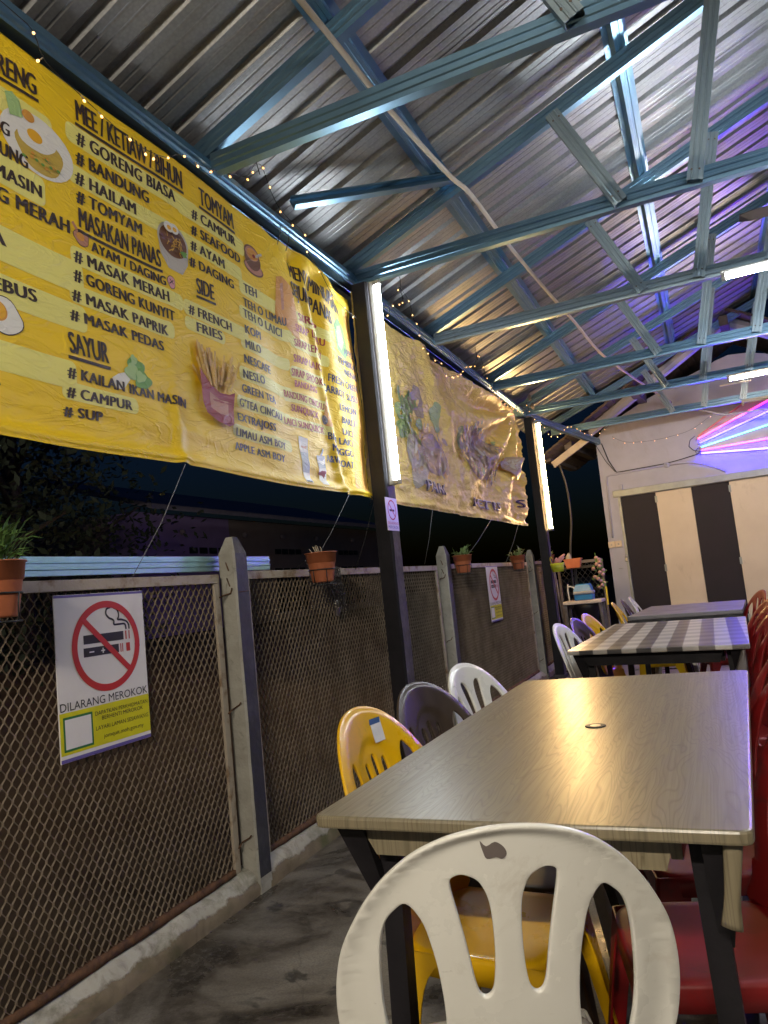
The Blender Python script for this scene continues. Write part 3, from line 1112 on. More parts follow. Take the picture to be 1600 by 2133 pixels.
def wp(s, z, d=0.0):
    q = WP + WD * s + WN * d
    return (q.x, q.y, z)


def wbox(mb, s0, s1, z0, z1, d0, d1, mi=0, bev=0.0):
    k = MB()
    k.box((s0, d0, z0), (s1, d1, z1), 0, bev)
    mb.add([wp(a, c, d) for a, d, c in k.v], k.f, mi)


tw = thing('back_building', 'white painted building wall with striped folding doors and neon fan', 'building', (WP.x, WP.y, 0))
gable = [(0, 0.09), (0.22, 0.09), (0.22, 2.10), (5.2, 2.10), (5.2, 2.6), (3.55, 3.02)]
gable = [(0, .09), (.215, .09), (.215, 2.09), (4.4, 2.09), (4.4, .09), (4.6, .09), (4.6, 2.55)]
ragged = [(3.9, 2.86), (3.3, 3.12), (2.9, 3.30), (2.5, 3.50), (2.25, 3.63), (2.05, 3.69), (1.83, 3.715), (1.68, 3.68), (1.5, 3.61), (1.31, 3.55), (1.1, 3.475), (.9, 3.41), (.66, 3.32), (.45, 3.225), (.33, 3.165), (.206, 3.12), (.12, 3.06), (.075, 2.985), (.016, 2.95)]
bm = flat_shape([gable + ragged], 0.0, 0.0, 0.3)
bm.verts.index_update()
wv = [(p.co.x, p.co.y) for p in bm.verts]
wf = [[p.index for p in q.verts] for q in bm.faces]
be = [e for e in bm.edges if len(e.link_faces) == 1]
b = MB()
b.add([wp(s, z, 0) for s, z in wv], wf)
b.add([wp(s, z, -.14) for s, z in wv], wf)
for e in be:
    (p, q) = (e.verts[0].co, e.verts[1].co)
    b.add([wp(p.x, p.y, 0), wp(q.x, q.y, 0), wp(q.x, q.y, -.14), wp(p.x, p.y, -.14)], [(0, 1, 2, 3)])
bm.free()
b.build('wall', 'wall_white', tw)
# folding door panels, alternately black and cream
cols_ = ['panel_black', 'panel_cream'] * 5
s = 0.25
for k in range(9):
    b = MB()
    wd = 0.455
    wbox(b, s, s + wd - .004, 0.10, 2.088, -.06, -.02 - .004 * (k % 2), 0, .003)
    o = b.build('door_panel', cols_[k], tw)
    if k in (1, 3):
        h = MB()
        for z in (1.95, 1.02, .3):
            wbox(h, s - .014, s + .014, z, z + .09, -.0195, -.012)
        h.build('hinge', 'lintel', o)
    if k == 0:
        h = MB()
        wbox(h, s + .11, s + .15, 1.12, 1.28, -.0195, -.014)
        h.build('lock_plate', 'panel_black', o)
    s += wd
b = MB()
wbox(b, .215, .249, .10, 2.088, -.05, .012)
b.build('door_frame', 'lintel', tw)
b = MB()
wbox(b, .16, 4.45, 2.095, 2.185, .002, .035, 0, .004)
b.build('lintel', 'lintel', tw)
# old gable roof of that building
orf = thing('old_roof', 'old brown tiled roof edge with a purple lit rafter over the white wall', 'roof', wp(1.85, 3.9))
b = MB()
for (a, za, c, zc) in ((-.62, 2.72, 1.86, 4.16), (1.86, 4.16, 4.4, 2.68)):
    n_ = 26
    for i in range(n_):
        s0, s1 = a + (c - a) * i / n_, a + (c - a) * (i + 1) / n_
        z0, z1 = za + (zc - za) * i / n_, za + (zc - za) * (i + 1) / n_
        k = MB().add([wp(s0, z0, .62), wp(s1, z1 - .012, .62), wp(s1, z1 - .012, -1.2), wp(s0, z0, -1.2), wp(s0, z0 + .03, .62), wp(s1, z1 + .02, .62), wp(s1, z1 + .02, -1.2), wp(s0, z0 + .03, -1.2)],
                     [(0, 1, 2, 3), (4, 5, 6, 7), (0, 1, 5, 4), (2, 3, 7, 6), (0, 3, 7, 4), (1, 2, 6, 5)])
        b.add(k.v, k.f)
b.build('roof_tiles', 'old_roof', orf)
SQ = [(-.05, -.06), (.05, -.06), (.05, .06), (-.05, .06)]
b = MB()
b.prism([(.055 * cos(a * pi / 4), .075 * sin(a * pi / 4)) for a in range(8)], wp(-.02, 2.985, .33), wp(1.86, 4.06, .33))
b.build('rafter', 'wall_white', orf)
b = MB()
b.prism([(.055 * cos(a * pi / 4), .075 * sin(a * pi / 4)) for a in range(8)], wp(1.86, 4.06, .33), wp(4.3, 2.66, .33))
b.build('rafter', 'wall_white', orf)
for s_, z_ in ((.72, 3.375), (1.87, 4.0), (2.8, 3.47)):
    b = MB()
    b.prism(SQ, wp(s_, z_, .60), wp(s_, z_, .0))
    b.build('roof_batten', 'old_wood', orf)
b = MB()
b.prism([(-.02, -.045), (.02, -.045), (.02, .045), (-.02, .045)], wp(-.52, 2.64, .36), wp(.0, 2.92, .36))
b.build('fascia_board', 'pvc', orf)
for s_, z_ in ((-.60, 2.76), (-.28, 2.88)):
    b = MB()
    b.prism(SQ, wp(s_, z_, .36), wp(s_, z_, -1.0))
    b.build('roof_batten', 'old_wood', orf)
# wiring on the wall
b = MB()
b.tube([wp(.075, 1.55, .012), wp(.088, 2.0, .012), wp(.10, 2.345, .012), wp(.112, 2.395, .012), wp(.15, 2.41, .012), wp(.9, 2.425, .012)], .012, 8)
tag(b.build('wall_conduit', 'wall_white'), 'pale conduit bending from the switches up and along the white wall', 'conduit')
b = MB()
b.tube([wp(.10, 2.87, .03), wp(.16, 2.62, .02), wp(.245, 2.44, .01), wp(.30, 2.438, .01), wp(.9, 2.447, .01), wp(1.1, 2.47, .01), wp(1.30, 2.50, .012), wp(1.36, 2.55, .015)], .006, 5)
b.tube([wp(.02, 2.86, .03), wp(.12, 2.62, .02), wp(.23, 2.45, .012)], .004, 5)
b.tube([wp(1.34, 2.53, .01), wp(1.26, 2.56, .012), wp(1.21, 2.62, .012), wp(1.235, 2.70, .012), wp(1.30, 2.745, .012)], .004, 5)
b.tube([wp(1.30, 2.50, .012), wp(1.28, 2.535, .012), wp(1.31, 2.575, .012), wp(1.35, 2.58, .012)], .004, 5)
tag(b.build('wall_cable', 'cable_black'), 'black cables running along the white wall to the neon tubes', 'cable')
b = MB()
b.tube([wp(.93, 2.42, .012), wp(1.15, 2.415, .02), wp(1.32, 2.37, .02), wp(1.52, 2.27, .014), wp(1.6, 2.215, .012)], .012, 8)
tag(b.build('wall_conduit', 'wall_white'), 'flexible pale conduit drooping from the junction box to the lintel', 'conduit')
t = thing('junction_box', 'round white junction box on the wall above the striped doors', 'junction box', wp(.905, 2.42))
b = MB()
b.lathe([(.034, 0), (.036, .022), (.030, .030)], (0, 0, 0), 16)
b.v = [wp(.905 + x, 2.425 + y, z) for x, y, z in b.v]
b.build('box', 'wall_white', t)
b = MB()
b.lathe([(.006, 0), (.006, .004)], (0, 0, 0), 8)
b.v = [wp(.905 + x, 2.425 + y, .030 + z) for x, y, z in b.v]
b.build('screw', 'lintel', t)
t = thing('light_switch', 'pair of cream switch plates on the end of the white wall', 'switch', wp(.095, 1.45))
for s_ in (.005, .10):
    b = MB()
    wbox(b, s_, s_ + .088, 1.41, 1.497, .001, .02, 0, .004)
    p = b.build('switch_plate', 'switch', t)
    b = MB()
    wbox(b, s_ + .034, s_ + .054, 1.44, 1.466, .0205, .025, 0, .002)
    b.build('rocker', 'fixture', p)
t = thing('padlock', 'small brass padlock hanging on the black door beside the white wall', 'padlock', wp(.235, 1.25))
b = MB()
wbox(b, .205, .245, 1.205, 1.25, .016, .034, 0, .004)
b.build('body', 'brass', t)
b = MB()
b.tube([wp(.213, 1.25, .025), wp(.213, 1.275, .025), wp(.219, 1.288, .025), wp(.231, 1.288, .025), wp(.237, 1.275, .025), wp(.237, 1.25, .025)], .0035, 6)
b.build('shackle', 'brass', t)
b = MB()
wbox(b, .10, .16, 1.115, 1.122, .001, .01)
tag(b.build('wall_hook', 'lintel'), 'small metal hook on the white wall below the switches', 'hook')
t = thing('hinge_bracket', 'small white bracket on the wall above the door lintel corner', 'bracket', wp(.28, 2.23))
b = MB()
wbox(b, .265, .30, 2.187, 2.26, .001, .03, 0, .004)
b.build('body', 'wall_white', t)

# ================================================================== lamps


def tube_lamp(name, label, p0, p1, out, mat, group=None, lit=True, pad=.03):
    """batten from p0 to p1 with a tube standing off along 'out'"""
    p0, p1, out = Vector(p0), Vector(p1), Vector(out).normalized()
    t = thing(name, label, 'tube lamp', tuple(p0), group)
    d = (p1 - p0).normalized()
    s = d.cross(out)
    b = MB()
    b.prism([(-.022, 0), (.022, 0), (.022, .012), (.014, .030), (-.014, .030), (-.022, .012)], p0, p1, up=out, side=s)
    b.build('batten', 'fixture', t)
    for q in (p0 + d * .012, p1 - d * .012):
        b = MB()
        b.prism([(-.016, .0305), (.016, .0305), (.016, .066), (.008, .074), (-.008, .074), (-.016, .066)], q - d * .011, q + d * .011, up=out, side=s)
        b.build('lamp_holder', 'fixture', t)
    if lit:
        b = MB()
        b.tube([p0 + d * .024 + out * .053, p1 - d * .024 + out * .053], .0135, 14)
        b.build('tube', mat, t)
    return t


tube_lamp('tube_lamp', 'cold white tube lamp upright on the nearer black post', (-1.603, 3.79, 1.735), (-1.603, 3.79, 2.945), (1, -.25, 0), 'tube_post')
tube_lamp('tube_lamp', 'warm yellow tube lamp upright on the farther black post', (-1.612, 8.17, 1.62), (-1.612, 8.17, 2.87), (1, -.3, 0), 'tube_warm')
tube_lamp('tube_lamp', 'cold white tube lamp under the third roof truss', (.315, 5.11, 2.965), (1.54, 5.11, 2.965), (0, -.55, -.8), 'tube_white')
tube_lamp('tube_lamp', 'warm pinkish tube lamp under the fifth roof truss', (.41, 8.15, 2.965), (1.64, 8.15, 2.965), (0, -.55, -.8), 'tube_pinkwhite')
tube_lamp('tube_lamp', 'unlit tube lamp batten under the last truss', (.60, 9.63, 2.965), (1.83, 9.63, 2.965), (0, -.55, -.8), 'tube_white', lit=False)
tube_lamp('tube_lamp', 'cold white tube lamp under the nearest roof truss', (.70, 2.37, 2.965), (1.93, 2.37, 2.965), (0, -.3, -.95), 'tube_white')
tube_lamp('tube_lamp', 'unseen tube lamp added on the ceiling behind the viewer', (-.70, -2.2, 2.965), (.53, -2.2, 2.965), (0, .3, -.95), 'added_tube_rear')  # unseen lamp, added and strengthened to brighten the near banner and chair
# hanger for the rear lamp
b = MB()
b.prism(CH, (HX + .01, -2.15, 2.972), (2 * RX - HX, -2.15, 2.972), side=(0, 1, 0))
tag(b.build('steel_tie_beam', 'steel_blue'), 'steel tie beam behind the viewer carrying a tube lamp', 'beam')
b = MB()
b.tube([(.33, 8.07, 2.865), (.62, 8.07, 2.862)], .008, 6)
tag(b.build('thin_rod', 'pvc'), 'thin pale rod beside the warm pinkish ceiling tube', 'rod')

# neon fan on the wall
t = thing('neon_fan', 'fan of five coloured neon tubes on the white wall', 'neon light', wp(1.33, 2.6, .03))
fan = [((1.335, 2.695), (2.30, 3.055), 'neon_pink'), ((1.350, 2.635), (2.50, 2.975), 'neon_blue'), ((1.358, 2.580), (2.52, 2.775), 'neon_green'),
       ((1.358, 2.540), (2.52, 2.545), 'neon_pink'), ((1.352, 2.500), (2.48, 2.385), 'neon_deep_blue')]
for (a, c, mm) in fan:
    b = MB()
    d = (Vector(wp(*c)) - Vector(wp(*a))).normalized()
    b.tube([wp(a[0], a[1], .045), wp(c[0], c[1], .045)], .0115, 10)
    o = b.build('neon_tube', mm, t)
    b = MB()
    for q, k in ((a, -1), (c, 1)):
        p = Vector(wp(q[0], q[1], .045))
        b.tube([p + d * (.001 * k), p + d * (.028 * k)], .013, 8)
    b.prism([(-.012, -.006), (.012, -.006), (.012, .006), (-.012, .006)], wp(a[0], a[1], .022), wp(c[0], c[1], .022))
    b.build('tube_holder', 'fixture', o)
u = thing('neon_fan', 'unseen second fan of violet neon tubes added on the white wall beyond the picture edge for its light', 'neon light', wp(4.2, 2.6, .03))  # unseen fan, added to throw violet light over the roof and hall
for k, (z0, z1, mm) in enumerate(((2.69, 3.02, 'added_neon_violet'), (2.64, 2.90, 'added_neon_rose'), (2.59, 2.74, 'added_neon_violet'), (2.54, 2.56, 'added_neon_violet'))):
    b = MB()
    b.tube([wp(4.1, z0, .05), wp(2.95, z1, .05)], .0115, 10)
    o = b.build('neon_tube', mm, u)
    b = MB()
    b.prism([(-.012, -.006), (.012, -.006), (.012, .006), (-.012, .006)], wp(4.1, z0, .022), wp(2.95, z1, .022))
    b.build('tube_holder', 'fixture', o)
b = MB()
b.prism([(-.012, -.006), (.012, -.006), (.012, .006), (-.012, .006)], wp(1.345, 2.735, .02), wp(2.05, 3.12, .02))
b.tube([wp(1.345, 2.735, .038), wp(2.05, 3.12, .038)], .009, 8)
b.build('unlit_tube', 'pink_cloth', t)
b = MB()
b.tube([wp(1.43, 2.995, .5), wp(1.72, 2.86, .5), wp(2.5, 2.82, .5)], .012, 8)
b.build('hanging_pipe', 'wall_white')
tag(bpy.data.objects['hanging_pipe'], 'thin pale pipe hanging in front of the neon fan', 'pipe')

# white plastic conduit under the purlin
cp = [(-1.06, 1.35, 3.20), (-1.045, 2.30, 3.255), (-1.015, 2.85, 3.245), (-.96, 3.48, 3.25), (-.925, 3.75, 3.262), (-.895, 4.45, 3.25), (-.84, 5.36, 3.25), (-.775, 6.2, 3.25), (-.708, 7.2, 3.24), (-.60, 7.95, 3.24), (-.50, 8.5, 3.23), (-.19, 10.2, 3.22)]
b = MB()
b.tube(spline(cp, False, 4), .0125, 8)
tag(b.build('conduit_pipe', 'pvc'), 'long crooked white plastic pipe running under the roof', 'pipe')

# ceiling fan, mostly beyond the right edge
t = thing('ceiling_fan', 'dark bladed ceiling fan, one blade tip showing at the right edge', 'ceiling fan', (1.27, 6.0, 3.66))
b = MB()
b.lathe([(.05, -.02), (.10, -.01), (.11, .05), (.07, .10), (.02, .12)], (1.27, 6.0, 3.62), 20)
b.build('motor', 'fan_body', t)
b = MB()
b.tube([(1.27, 6.0, 3.73), (1.27, 6.0, 4.30)], .012, 8)
b.build('rod', 'fan_body', t)
for k in range(3):
    a = pi + radians(3) + k * 2 * pi / 3
    b = MB()
    vs = []
    for i in range(8):
        r = .12 + .60 * i / 7
        wdt = (.055 + .012 * i / 7) if i < 7 else .035
        for q, zz in ((-wdt, -.012), (wdt, .012)):
            for dz in (0, .004):
                vs.append((1.27 + r * cos(a) - q * sin(a), 6.0 + r * sin(a) + q * cos(a), 3.655 + zz + dz))
    fs = []
    for i in range(7):
        o = i * 4
        fs += [(o, o + 2, o + 6, o + 4), (o + 1, o + 5, o + 7, o + 3), (o, o + 4, o + 5, o + 1), (o + 2, o + 3, o + 7, o + 6)]
    fs += [(0, 1, 3, 2), (28, 30, 31, 29)]
    b.add(vs, fs)
    b.build('blade', 'fan_blade', t)

# ================================================================== banners
XB = -1.722


def sm(a, c, x):
    t_ = min(1, max(0, (x - a) / (c - a)))
    return t_ * t_ * (3 - 2 * t_)


def bump1(x, w):
    return exp(-(x / w) ** 2)


def wave1(y, z):
    """depth of the first banner towards the room"""
    q = 0.010 * mnoise.noise(Vector((y * 1.7, z * 2.3, 1.0)))
    low = sm(2.35, 1.75, z)
    q += low * 0.006 * mnoise.noise(Vector((y * 2.2, z * 22 + y * 2.0, 4.0)))
    q += 0.004 * mnoise.noise(Vector((y * 7, z * 13, 7.0))) * (0.3 + low)
    e = sm(2.75, 3.05, y) * sm(2.9, 2.75, z)
    f = y - (3.14 + (2.80 - z) * .22)
    q += e * (.020 * bump1(f - .02, .04) - .016 * bump1(f - .10, .05) + .010 * bump1(f - .21, .06))
    q += sm(2.5, 2.9, y) * .010 * sin(11 * y + 5 * z) * sm(1.7, 2.2, z)
    q += .012 * bump1(y - 2.11, .03) * sm(2.2, 1.7, z)
    q += .02 * bump1(z - 2.86, .05) * sm(2.8, 3.2, y) * sin(26 * y)
    q += .020 * bump1(z - 1.690, .022)              # rolled hem
    return q


def top1(y):
    return 2.925 - .012 * sin((y - 1.2) * 3.0) ** 2 - .055 * sm(3.2, 3.62, y) - .02 * bump1(y - 2.9, .08) + .0


def bot1(y):
    return 1.672 - .004 * sin(y * 5) + .006 * bump1(y - 2.11, .03)


def B1(off):
    def fn(y, z):
        zt, zb = top1(y), bot1(y)
        zz = zb + (z - 1.672) * (zt - zb) / (2.925 - 1.672)
        return (XB + wave1(y, z) + off, y, zz)
    return fn


def grid_sheet(mb, y0, y1, z0, z1, ny, nz, fn, mi=0, thick=0.0015):
    vs = []
    for dz in (0, -thick):
        for i in range(ny + 1):
            for j in range(nz + 1):
                p = fn(y0 + (y1 - y0) * i / ny, z0 + (z1 - z0) * j / nz)
                vs.append((p[0] + dz, p[1], p[2]))
    fs = []
    m = nz + 1
    N = (ny + 1) * m
    for i in range(ny):
        for j in range(nz):
            q = (i * m + j, (i + 1) * m + j, (i + 1) * m + j + 1, i * m + j + 1)
            fs.append(q)
            fs.append(tuple(N + k for k in q[::-1]))
    for i in range(ny):
        for j in (0, nz):
            fs.append((i * m + j, (i + 1) * m + j, N + (i + 1) * m + j, N + i * m + j))
    for j in range(nz):
        for i in (0, ny):
            fs.append((i * m + j, i * m + j + 1, N + i * m + j + 1, N + i * m + j))
    mb.add(vs, fs, mi, True)


ban = thing('menu_banner', 'long yellow printed menu banner with food names and pictures', 'banner', (XB, 2.4, 1.67))
b = MB()
grid_sheet(b, .9, 3.725, 1.672, 2.925, 230, 120, B1(0.0))
b.build('vinyl_sheet', 'banner_yellow', ban, fixn=False)
# pale stripes printed behind every second line
b = MB()
f1 = B1(.0012)
for (y0, y1, z0, z1) in ((1.0, 1.60, 2.665, 2.745), (1.0, 1.565, 2.43, 2.525), (1.0, 1.70, 2.19, 2.30), (1.0, 1.70, 2.06, 2.15), (1.0, 1.64, 1.86, 1.95),
                         (1.655, 2.33, 2.715, 2.785), (1.655, 2.20, 2.575, 2.64), (1.655, 2.2, 2.29, 2.355), (1.64, 2.135, 2.155, 2.22), (1.585, 1.905, 1.825, 1.882),
                         (2.20, 2.66, 2.705, 2.78), (2.20, 2.62, 2.57, 2.635), (2.2, 2.62, 2.285, 2.35), (2.2, 2.45, 2.225, 2.28),
                         (2.59, 2.97, 2.515, 2.585), (2.57, 3.0, 2.395, 2.455), (2.56, 2.97, 2.25, 2.31), (2.53, 2.98, 2.105, 2.165), (2.5, 2.95, 1.972, 2.03), (2.46, 2.93, 1.838, 1.895),
                         (3.0, 3.42, 2.52, 2.58), (2.98, 3.4, 2.375, 2.435), (2.97, 3.38, 2.22, 2.28), (2.9, 3.36, 2.095, 2.15), (2.88, 3.34, 1.97, 2.02)):
    put_poly(b, rrect(y0, y1, z0, z1, .022), f1, 0)
b.build('pale_stripes', 'banner_pale', ban, smooth=True)

TX = """GORENG|1.323|1.545|2.775|2.796|.071|h
KAMPUNG|1.224|1.440|2.572|2.593|.044|b
KAMPUNG|1.284|1.501|2.513|2.525|.045|b
IKAN MASIN|1.226|1.549|2.438|2.457|.042|b
G MERAH|1.391|1.654|2.373|2.388|.047|b
A|1.359|1.414|2.240|2.240|.044|b
REBUS|1.323|1.509|2.092|2.104|.041|b
P|1.338|1.373|1.807|1.795|.036|b
MEE / KETIAW / BIHUN|1.704|2.237|2.809|2.816|.080|h
# GORENG BIASA|1.700|2.189|2.725|2.738|.048|b
# BANDUNG|1.693|2.037|2.651|2.664|.048|b
# HAILAM|1.688|1.966|2.581|2.590|.045|b
# TOMYAM|1.690|1.993|2.516|2.522|.045|b
MASAKAN PANAS|1.698|2.086|2.430|2.430|.072|h
AYAM / DAGING|1.746|2.106|2.366|2.363|.037|b
# MASAK MERAH|1.669|2.118|2.302|2.302|.044|b
# GORENG KUNYIT|1.662|2.140|2.234|2.231|.043|b
# MASAK PAPRIK|1.650|2.096|2.164|2.162|.041|b
# MASAK PEDAS|1.635|2.063|2.093|2.096|.039|b
SAYUR|1.620|1.778|1.978|1.980|.074|h
# KAILAN IKAN MASIN|1.607|2.162|1.896|1.895|.037|b
# CAMPUR|1.603|1.873|1.834|1.836|.035|b
# SUP|1.590|1.742|1.772|1.777|.033|b
TOMYAM|2.347|2.583|2.805|2.805|.080|h
# CAMPUR|2.288|2.586|2.719|2.726|.044|b
# SEAFOOD|2.280|2.613|2.648|2.656|.043|b
# AYAM|2.272|2.487|2.579|2.579|.043|b
# DAGING|2.258|2.543|2.505|2.510|.042|b
SIDE|2.290|2.397|2.398|2.405|.070|h
# FRENCH|2.229|2.499|2.296|2.300|.041|b
FRIES|2.271|2.428|2.232|2.240|.041|b
TEH|2.628|2.733|2.529|2.540|.045|d
TEH O LIMAU|2.611|2.953|2.457|2.475|.044|d
TEH O LAICI|2.600|2.912|2.402|2.412|.044|d
KOPI|2.600|2.729|2.328|2.336|.041|d
MILO|2.591|2.715|2.257|2.265|.041|d
NESCAFE|2.574|2.790|2.186|2.190|.040|d
NESLO|2.557|2.721|2.113|2.122|.040|d
GREEN TEA|2.541|2.809|2.048|2.051|.037|d
G'TEA CINCAU|2.518|2.855|1.980|1.982|.037|d
EXTRAJOSS|2.502|2.784|1.914|1.917|.036|d
LIMAU ASM BOY|2.483|2.867|1.845|1.844|.036|d
APPLE ASM BOY|2.468|2.848|1.784|1.780|.035|d
MENU MINUMAN|3.054|3.557|2.757|2.750|.081|h
SEJUK / PANAS|3.053|3.441|2.660|2.640|.081|h
SIRAP|3.087|3.309|2.535|2.548|.043|r
SIRAP LIMAU|3.039|3.365|2.465|2.485|.042|r
SIRAP LEMON|3.017|3.338|2.384|2.404|.041|r
SIRAP LAICI|3.003|3.289|2.302|2.311|.041|r
SIRAP SHOOK|2.982|3.274|2.229|2.232|.040|r
BANDUNG|3.005|3.221|2.176|2.182|.036|r
BANDUNG CINCAU|2.903|3.275|2.115|2.103|.036|r
SUNQUICK|2.966|3.213|2.052|2.044|.036|r
LAICI SUNQUICK|2.879|3.266|1.975|1.974|.036|r
APPLE|3.567|3.710|2.517|2.528|.046|k
TEMBIKAI|3.482|3.706|2.439|2.451|.045|k
NENAS|3.552|3.700|2.388|2.387|.042|k
FRESH OREN|3.393|3.686|2.303|2.312|.045|k
CARROT SUSU|3.343|3.670|2.237|2.241|.044|k
LEMON|3.476|3.647|2.158|2.163|.042|k
BARLI|3.489|3.626|2.085|2.092|.042|k
LAICI|3.486|3.599|2.017|2.021|.042|k
BIKAI LAICI|3.298|3.587|1.952|1.962|.040|k
MANGGO|3.324|3.572|1.893|1.897|.040|k
A&W FLOAT|3.270|3.557|1.830|1.830|.039|k"""
lay = {'h': MB(), 'b': MB(), 'd': MB(), 'r': MB(), 'k': MB()}
f2 = B1(.0024)
for ln in TX.split('\n'):
    s_, a, c, z0, z1, cap, st = ln.split('|')
    a, c, z0, z1, cap = float(a), float(c), float(z0), float(z1), float(cap)
    put_text(lay[st], s_, a, c, z0, cap, f2, 0.0, 0, z1, 1.0 if st == 'h' else 1.08, .020, {'h': .045, 'b': .050, 'd': .048, 'r': .044, 'k': .044}[st])
    if st == 'h' and 'MENU' not in s_ and 'SEJUK' not in s_:
        n_ = 10
        vs = []
        for i in range(n_ + 1):
            y = a - .008 + (c - a + .016) * i / n_
            zz = z0 + (z1 - z0) * i / n_
            vs += [f2(y, zz - .021), f2(y, zz - .010)]
        lay['h'].add(vs, [(2 * i, 2 * i + 2, 2 * i + 3, 2 * i + 1) for i in range(n_)])
for st, nm, mm in (('h', 'heading_lettering', 'ink_brown'), ('b', 'menu_lettering', 'ink_brown'), ('d', 'drink_lettering', 'ink_dark'), ('r', 'red_lettering', 'ink_red'), ('k', 'fruit_drink_lettering', 'ink_blue')):
    lay[st].build(nm, mm, ban, fixn=False)


def picture(name, mats, shapes, par, B, d0=.0016):
    """small printed picture: flat coloured outlines stacked 0.4 mm apart on the vinyl"""
    b = MB()
    for k, (mi, pts) in enumerate(shapes):
        put_poly(b, pts, B(d0 + .0004 * k), mi)
    o = b.build(name, mats, par, fixn=True, smooth=True)
    return o


RR = random.Random(3)


def bez(y0, z0, y1, z1, w):
    d = Vector((y1 - y0, z1 - z0)).normalized()
    n_ = Vector((-d.y, d.x)) * w
    return [(y0 - n_.x, z0 - n_.y), (y1 - n_.x, z1 - n_.y), (y1 + n_.x, z1 + n_.y), (y0 + n_.x, z0 + n_.y)]


# fried rice with egg
cy, cz = 1.545, 2.625
picture('fried_rice_picture', ['print_white', 'print_rice', 'print_white', 'print_yolk', 'print_palegreen', 'print_orange', 'print_green'],
        [(0, ell(cy, cz, .135, .098)), (1, ell(cy + .005, cz - .022, .088, .065, wob=.05, sd=2)), (2, ell(cy - .012, cz + .022, .072, .045, wob=.06, sd=4)), (3, ell(cy - .014, cz + .024, .028, .020)),
         (4, [(cy - .10, cz + .045), (cy - .055, cz + .06), (cy - .065, cz + .11), (cy - .09, cz + .125), (cy - .115, cz + .11)]), (5, ell(cy - .035, cz + .078, .022, .018))] +
        [(6 if k % 2 else 5, ell(cy + RR.uniform(-.06, .07), cz - RR.uniform(.03, .07), .007, .005, 8)) for k in range(12)], ban, B1)
# fried egg
picture('fried_egg_picture', ['ink_brown', 'print_white', 'print_orange', 'print_yolk'],
        [(0, ell(1.395, 2.025, .064, .058, wob=.05, sd=9)), (1, ell(1.395, 2.025, .061, .055, wob=.05, sd=9)), (2, ell(1.375, 2.035, .034, .031)), (3, ell(1.373, 2.037, .031, .028))], ban, B1)
# noodle bowl
cy, cz = 2.165, 2.545
sh = [(3, [(cy - .085, cz + .02), (cy - .075, cz - .05), (cy - .035, cz - .10), (cy + .045, cz - .10), (cy + .08, cz - .05), (cy + .088, cz + .02)]),
      (3, ell(cy, cz + .02, .088, .072)), (0, ell(cy, cz + .018, .078, .062))]
for k in range(26):
    a = RR.uniform(0, 6.28)
    q = RR.uniform(.1, .8)
    y_, z_ = cy + .06 * q * cos(a), cz + .01 + .045 * q * sin(a)
    sh.append((1, bez(y_, z_, y_ + RR.uniform(-.03, .03), z_ + RR.uniform(-.022, .022), .0022)))
sh += [(2, ell(cy - .035, cz + .062, .026, .020)), (2, ell(cy - .003, cz + .066, .026, .020)), (4, ell(cy - .033, cz + .060, .012, .009)), (4, ell(cy - .001, cz + .064, .012, .009)), (5, ell(cy + .045, cz - .02, .018, .012, wob=.2))]
picture('noodle_bowl_picture', ['print_brown', 'print_noodle', 'print_white', 'print_bowl', 'print_yolk', 'print_green'], sh, ban, B1)
# chicken and meat icons
picture('chicken_picture', ['ink_brown', 'print_chicken', 'print_orange'],
        [(0, ell(1.705, 2.395, .033, .029, wob=.06)), (1, ell(1.705, 2.395, .031, .027, wob=.06)), (1, bez(1.685, 2.415, 1.668, 2.435, .006)), (2, ell(1.700, 2.396, .017, .014))], ban, B1)
picture('meat_picture', ['ink_brown', 'pink_cloth'], [(0, ell(2.140, 2.390, .022, .026, wob=.06)), (1, ell(2.140, 2.390, .020, .024, wob=.06)), (0, bez(2.128, 2.38, 2.15, 2.40, .002)), (0, bez(2.13, 2.40, 2.15, 2.385, .002))], ban, B1)
# leafy vegetable
picture('vegetable_picture', ['print_palegreen', 'print_green', 'print_white'],
        [(2, [(1.79, 1.935), (1.805, 1.905), (1.835, 1.90), (1.875, 1.945), (1.86, 1.97), (1.82, 1.955)]), (1, ell(1.905, 1.995, .042, .036, wob=.12, sd=1)), (0, ell(1.885, 1.975, .034, .030, wob=.12, sd=5)), (1, ell(1.935, 1.955, .040, .032, wob=.12, sd=7)), (0, ell(1.925, 1.965, .024, .02, wob=.15, sd=8)), (0, ell(1.895, 2.02, .016, .018, wob=.15, sd=8))], ban, B1)
# tomyam pot
cy, cz = 2.72, 2.725
sh = [(0, ell(cy + .005, cz - .045, .075, .034)), (1, ell(cy + .005, cz - .042, .068, .029)), (0, ell(cy, cz - .005, .062, .050)), (2, ell(cy - .005, cz + .022, .058, .040)), (1, ell(cy - .003, cz + .022, .050, .033)), (3, ell(cy, cz + .02, .042, .027))]
for k in range(10):
    y_, z_ = cy + RR.uniform(-.03, .03), cz + .02 + RR.uniform(-.018, .018)
    sh.append((4, bez(y_, z_, y_ + RR.uniform(-.015, .015), z_ + RR.uniform(-.012, .012), .002)))
sh += [(5, ell(cy + .005, cz + .012, .011, .009)), (6, bez(cy + .02, cz + .015, cy + .065, cz + .045, .006))]
picture('soup_pot_picture', ['print_brown', 'print_chicken', 'print_brown', 'print_orange', 'print_noodle', 'print_red', 'print_bowl'], sh, ban, B1)
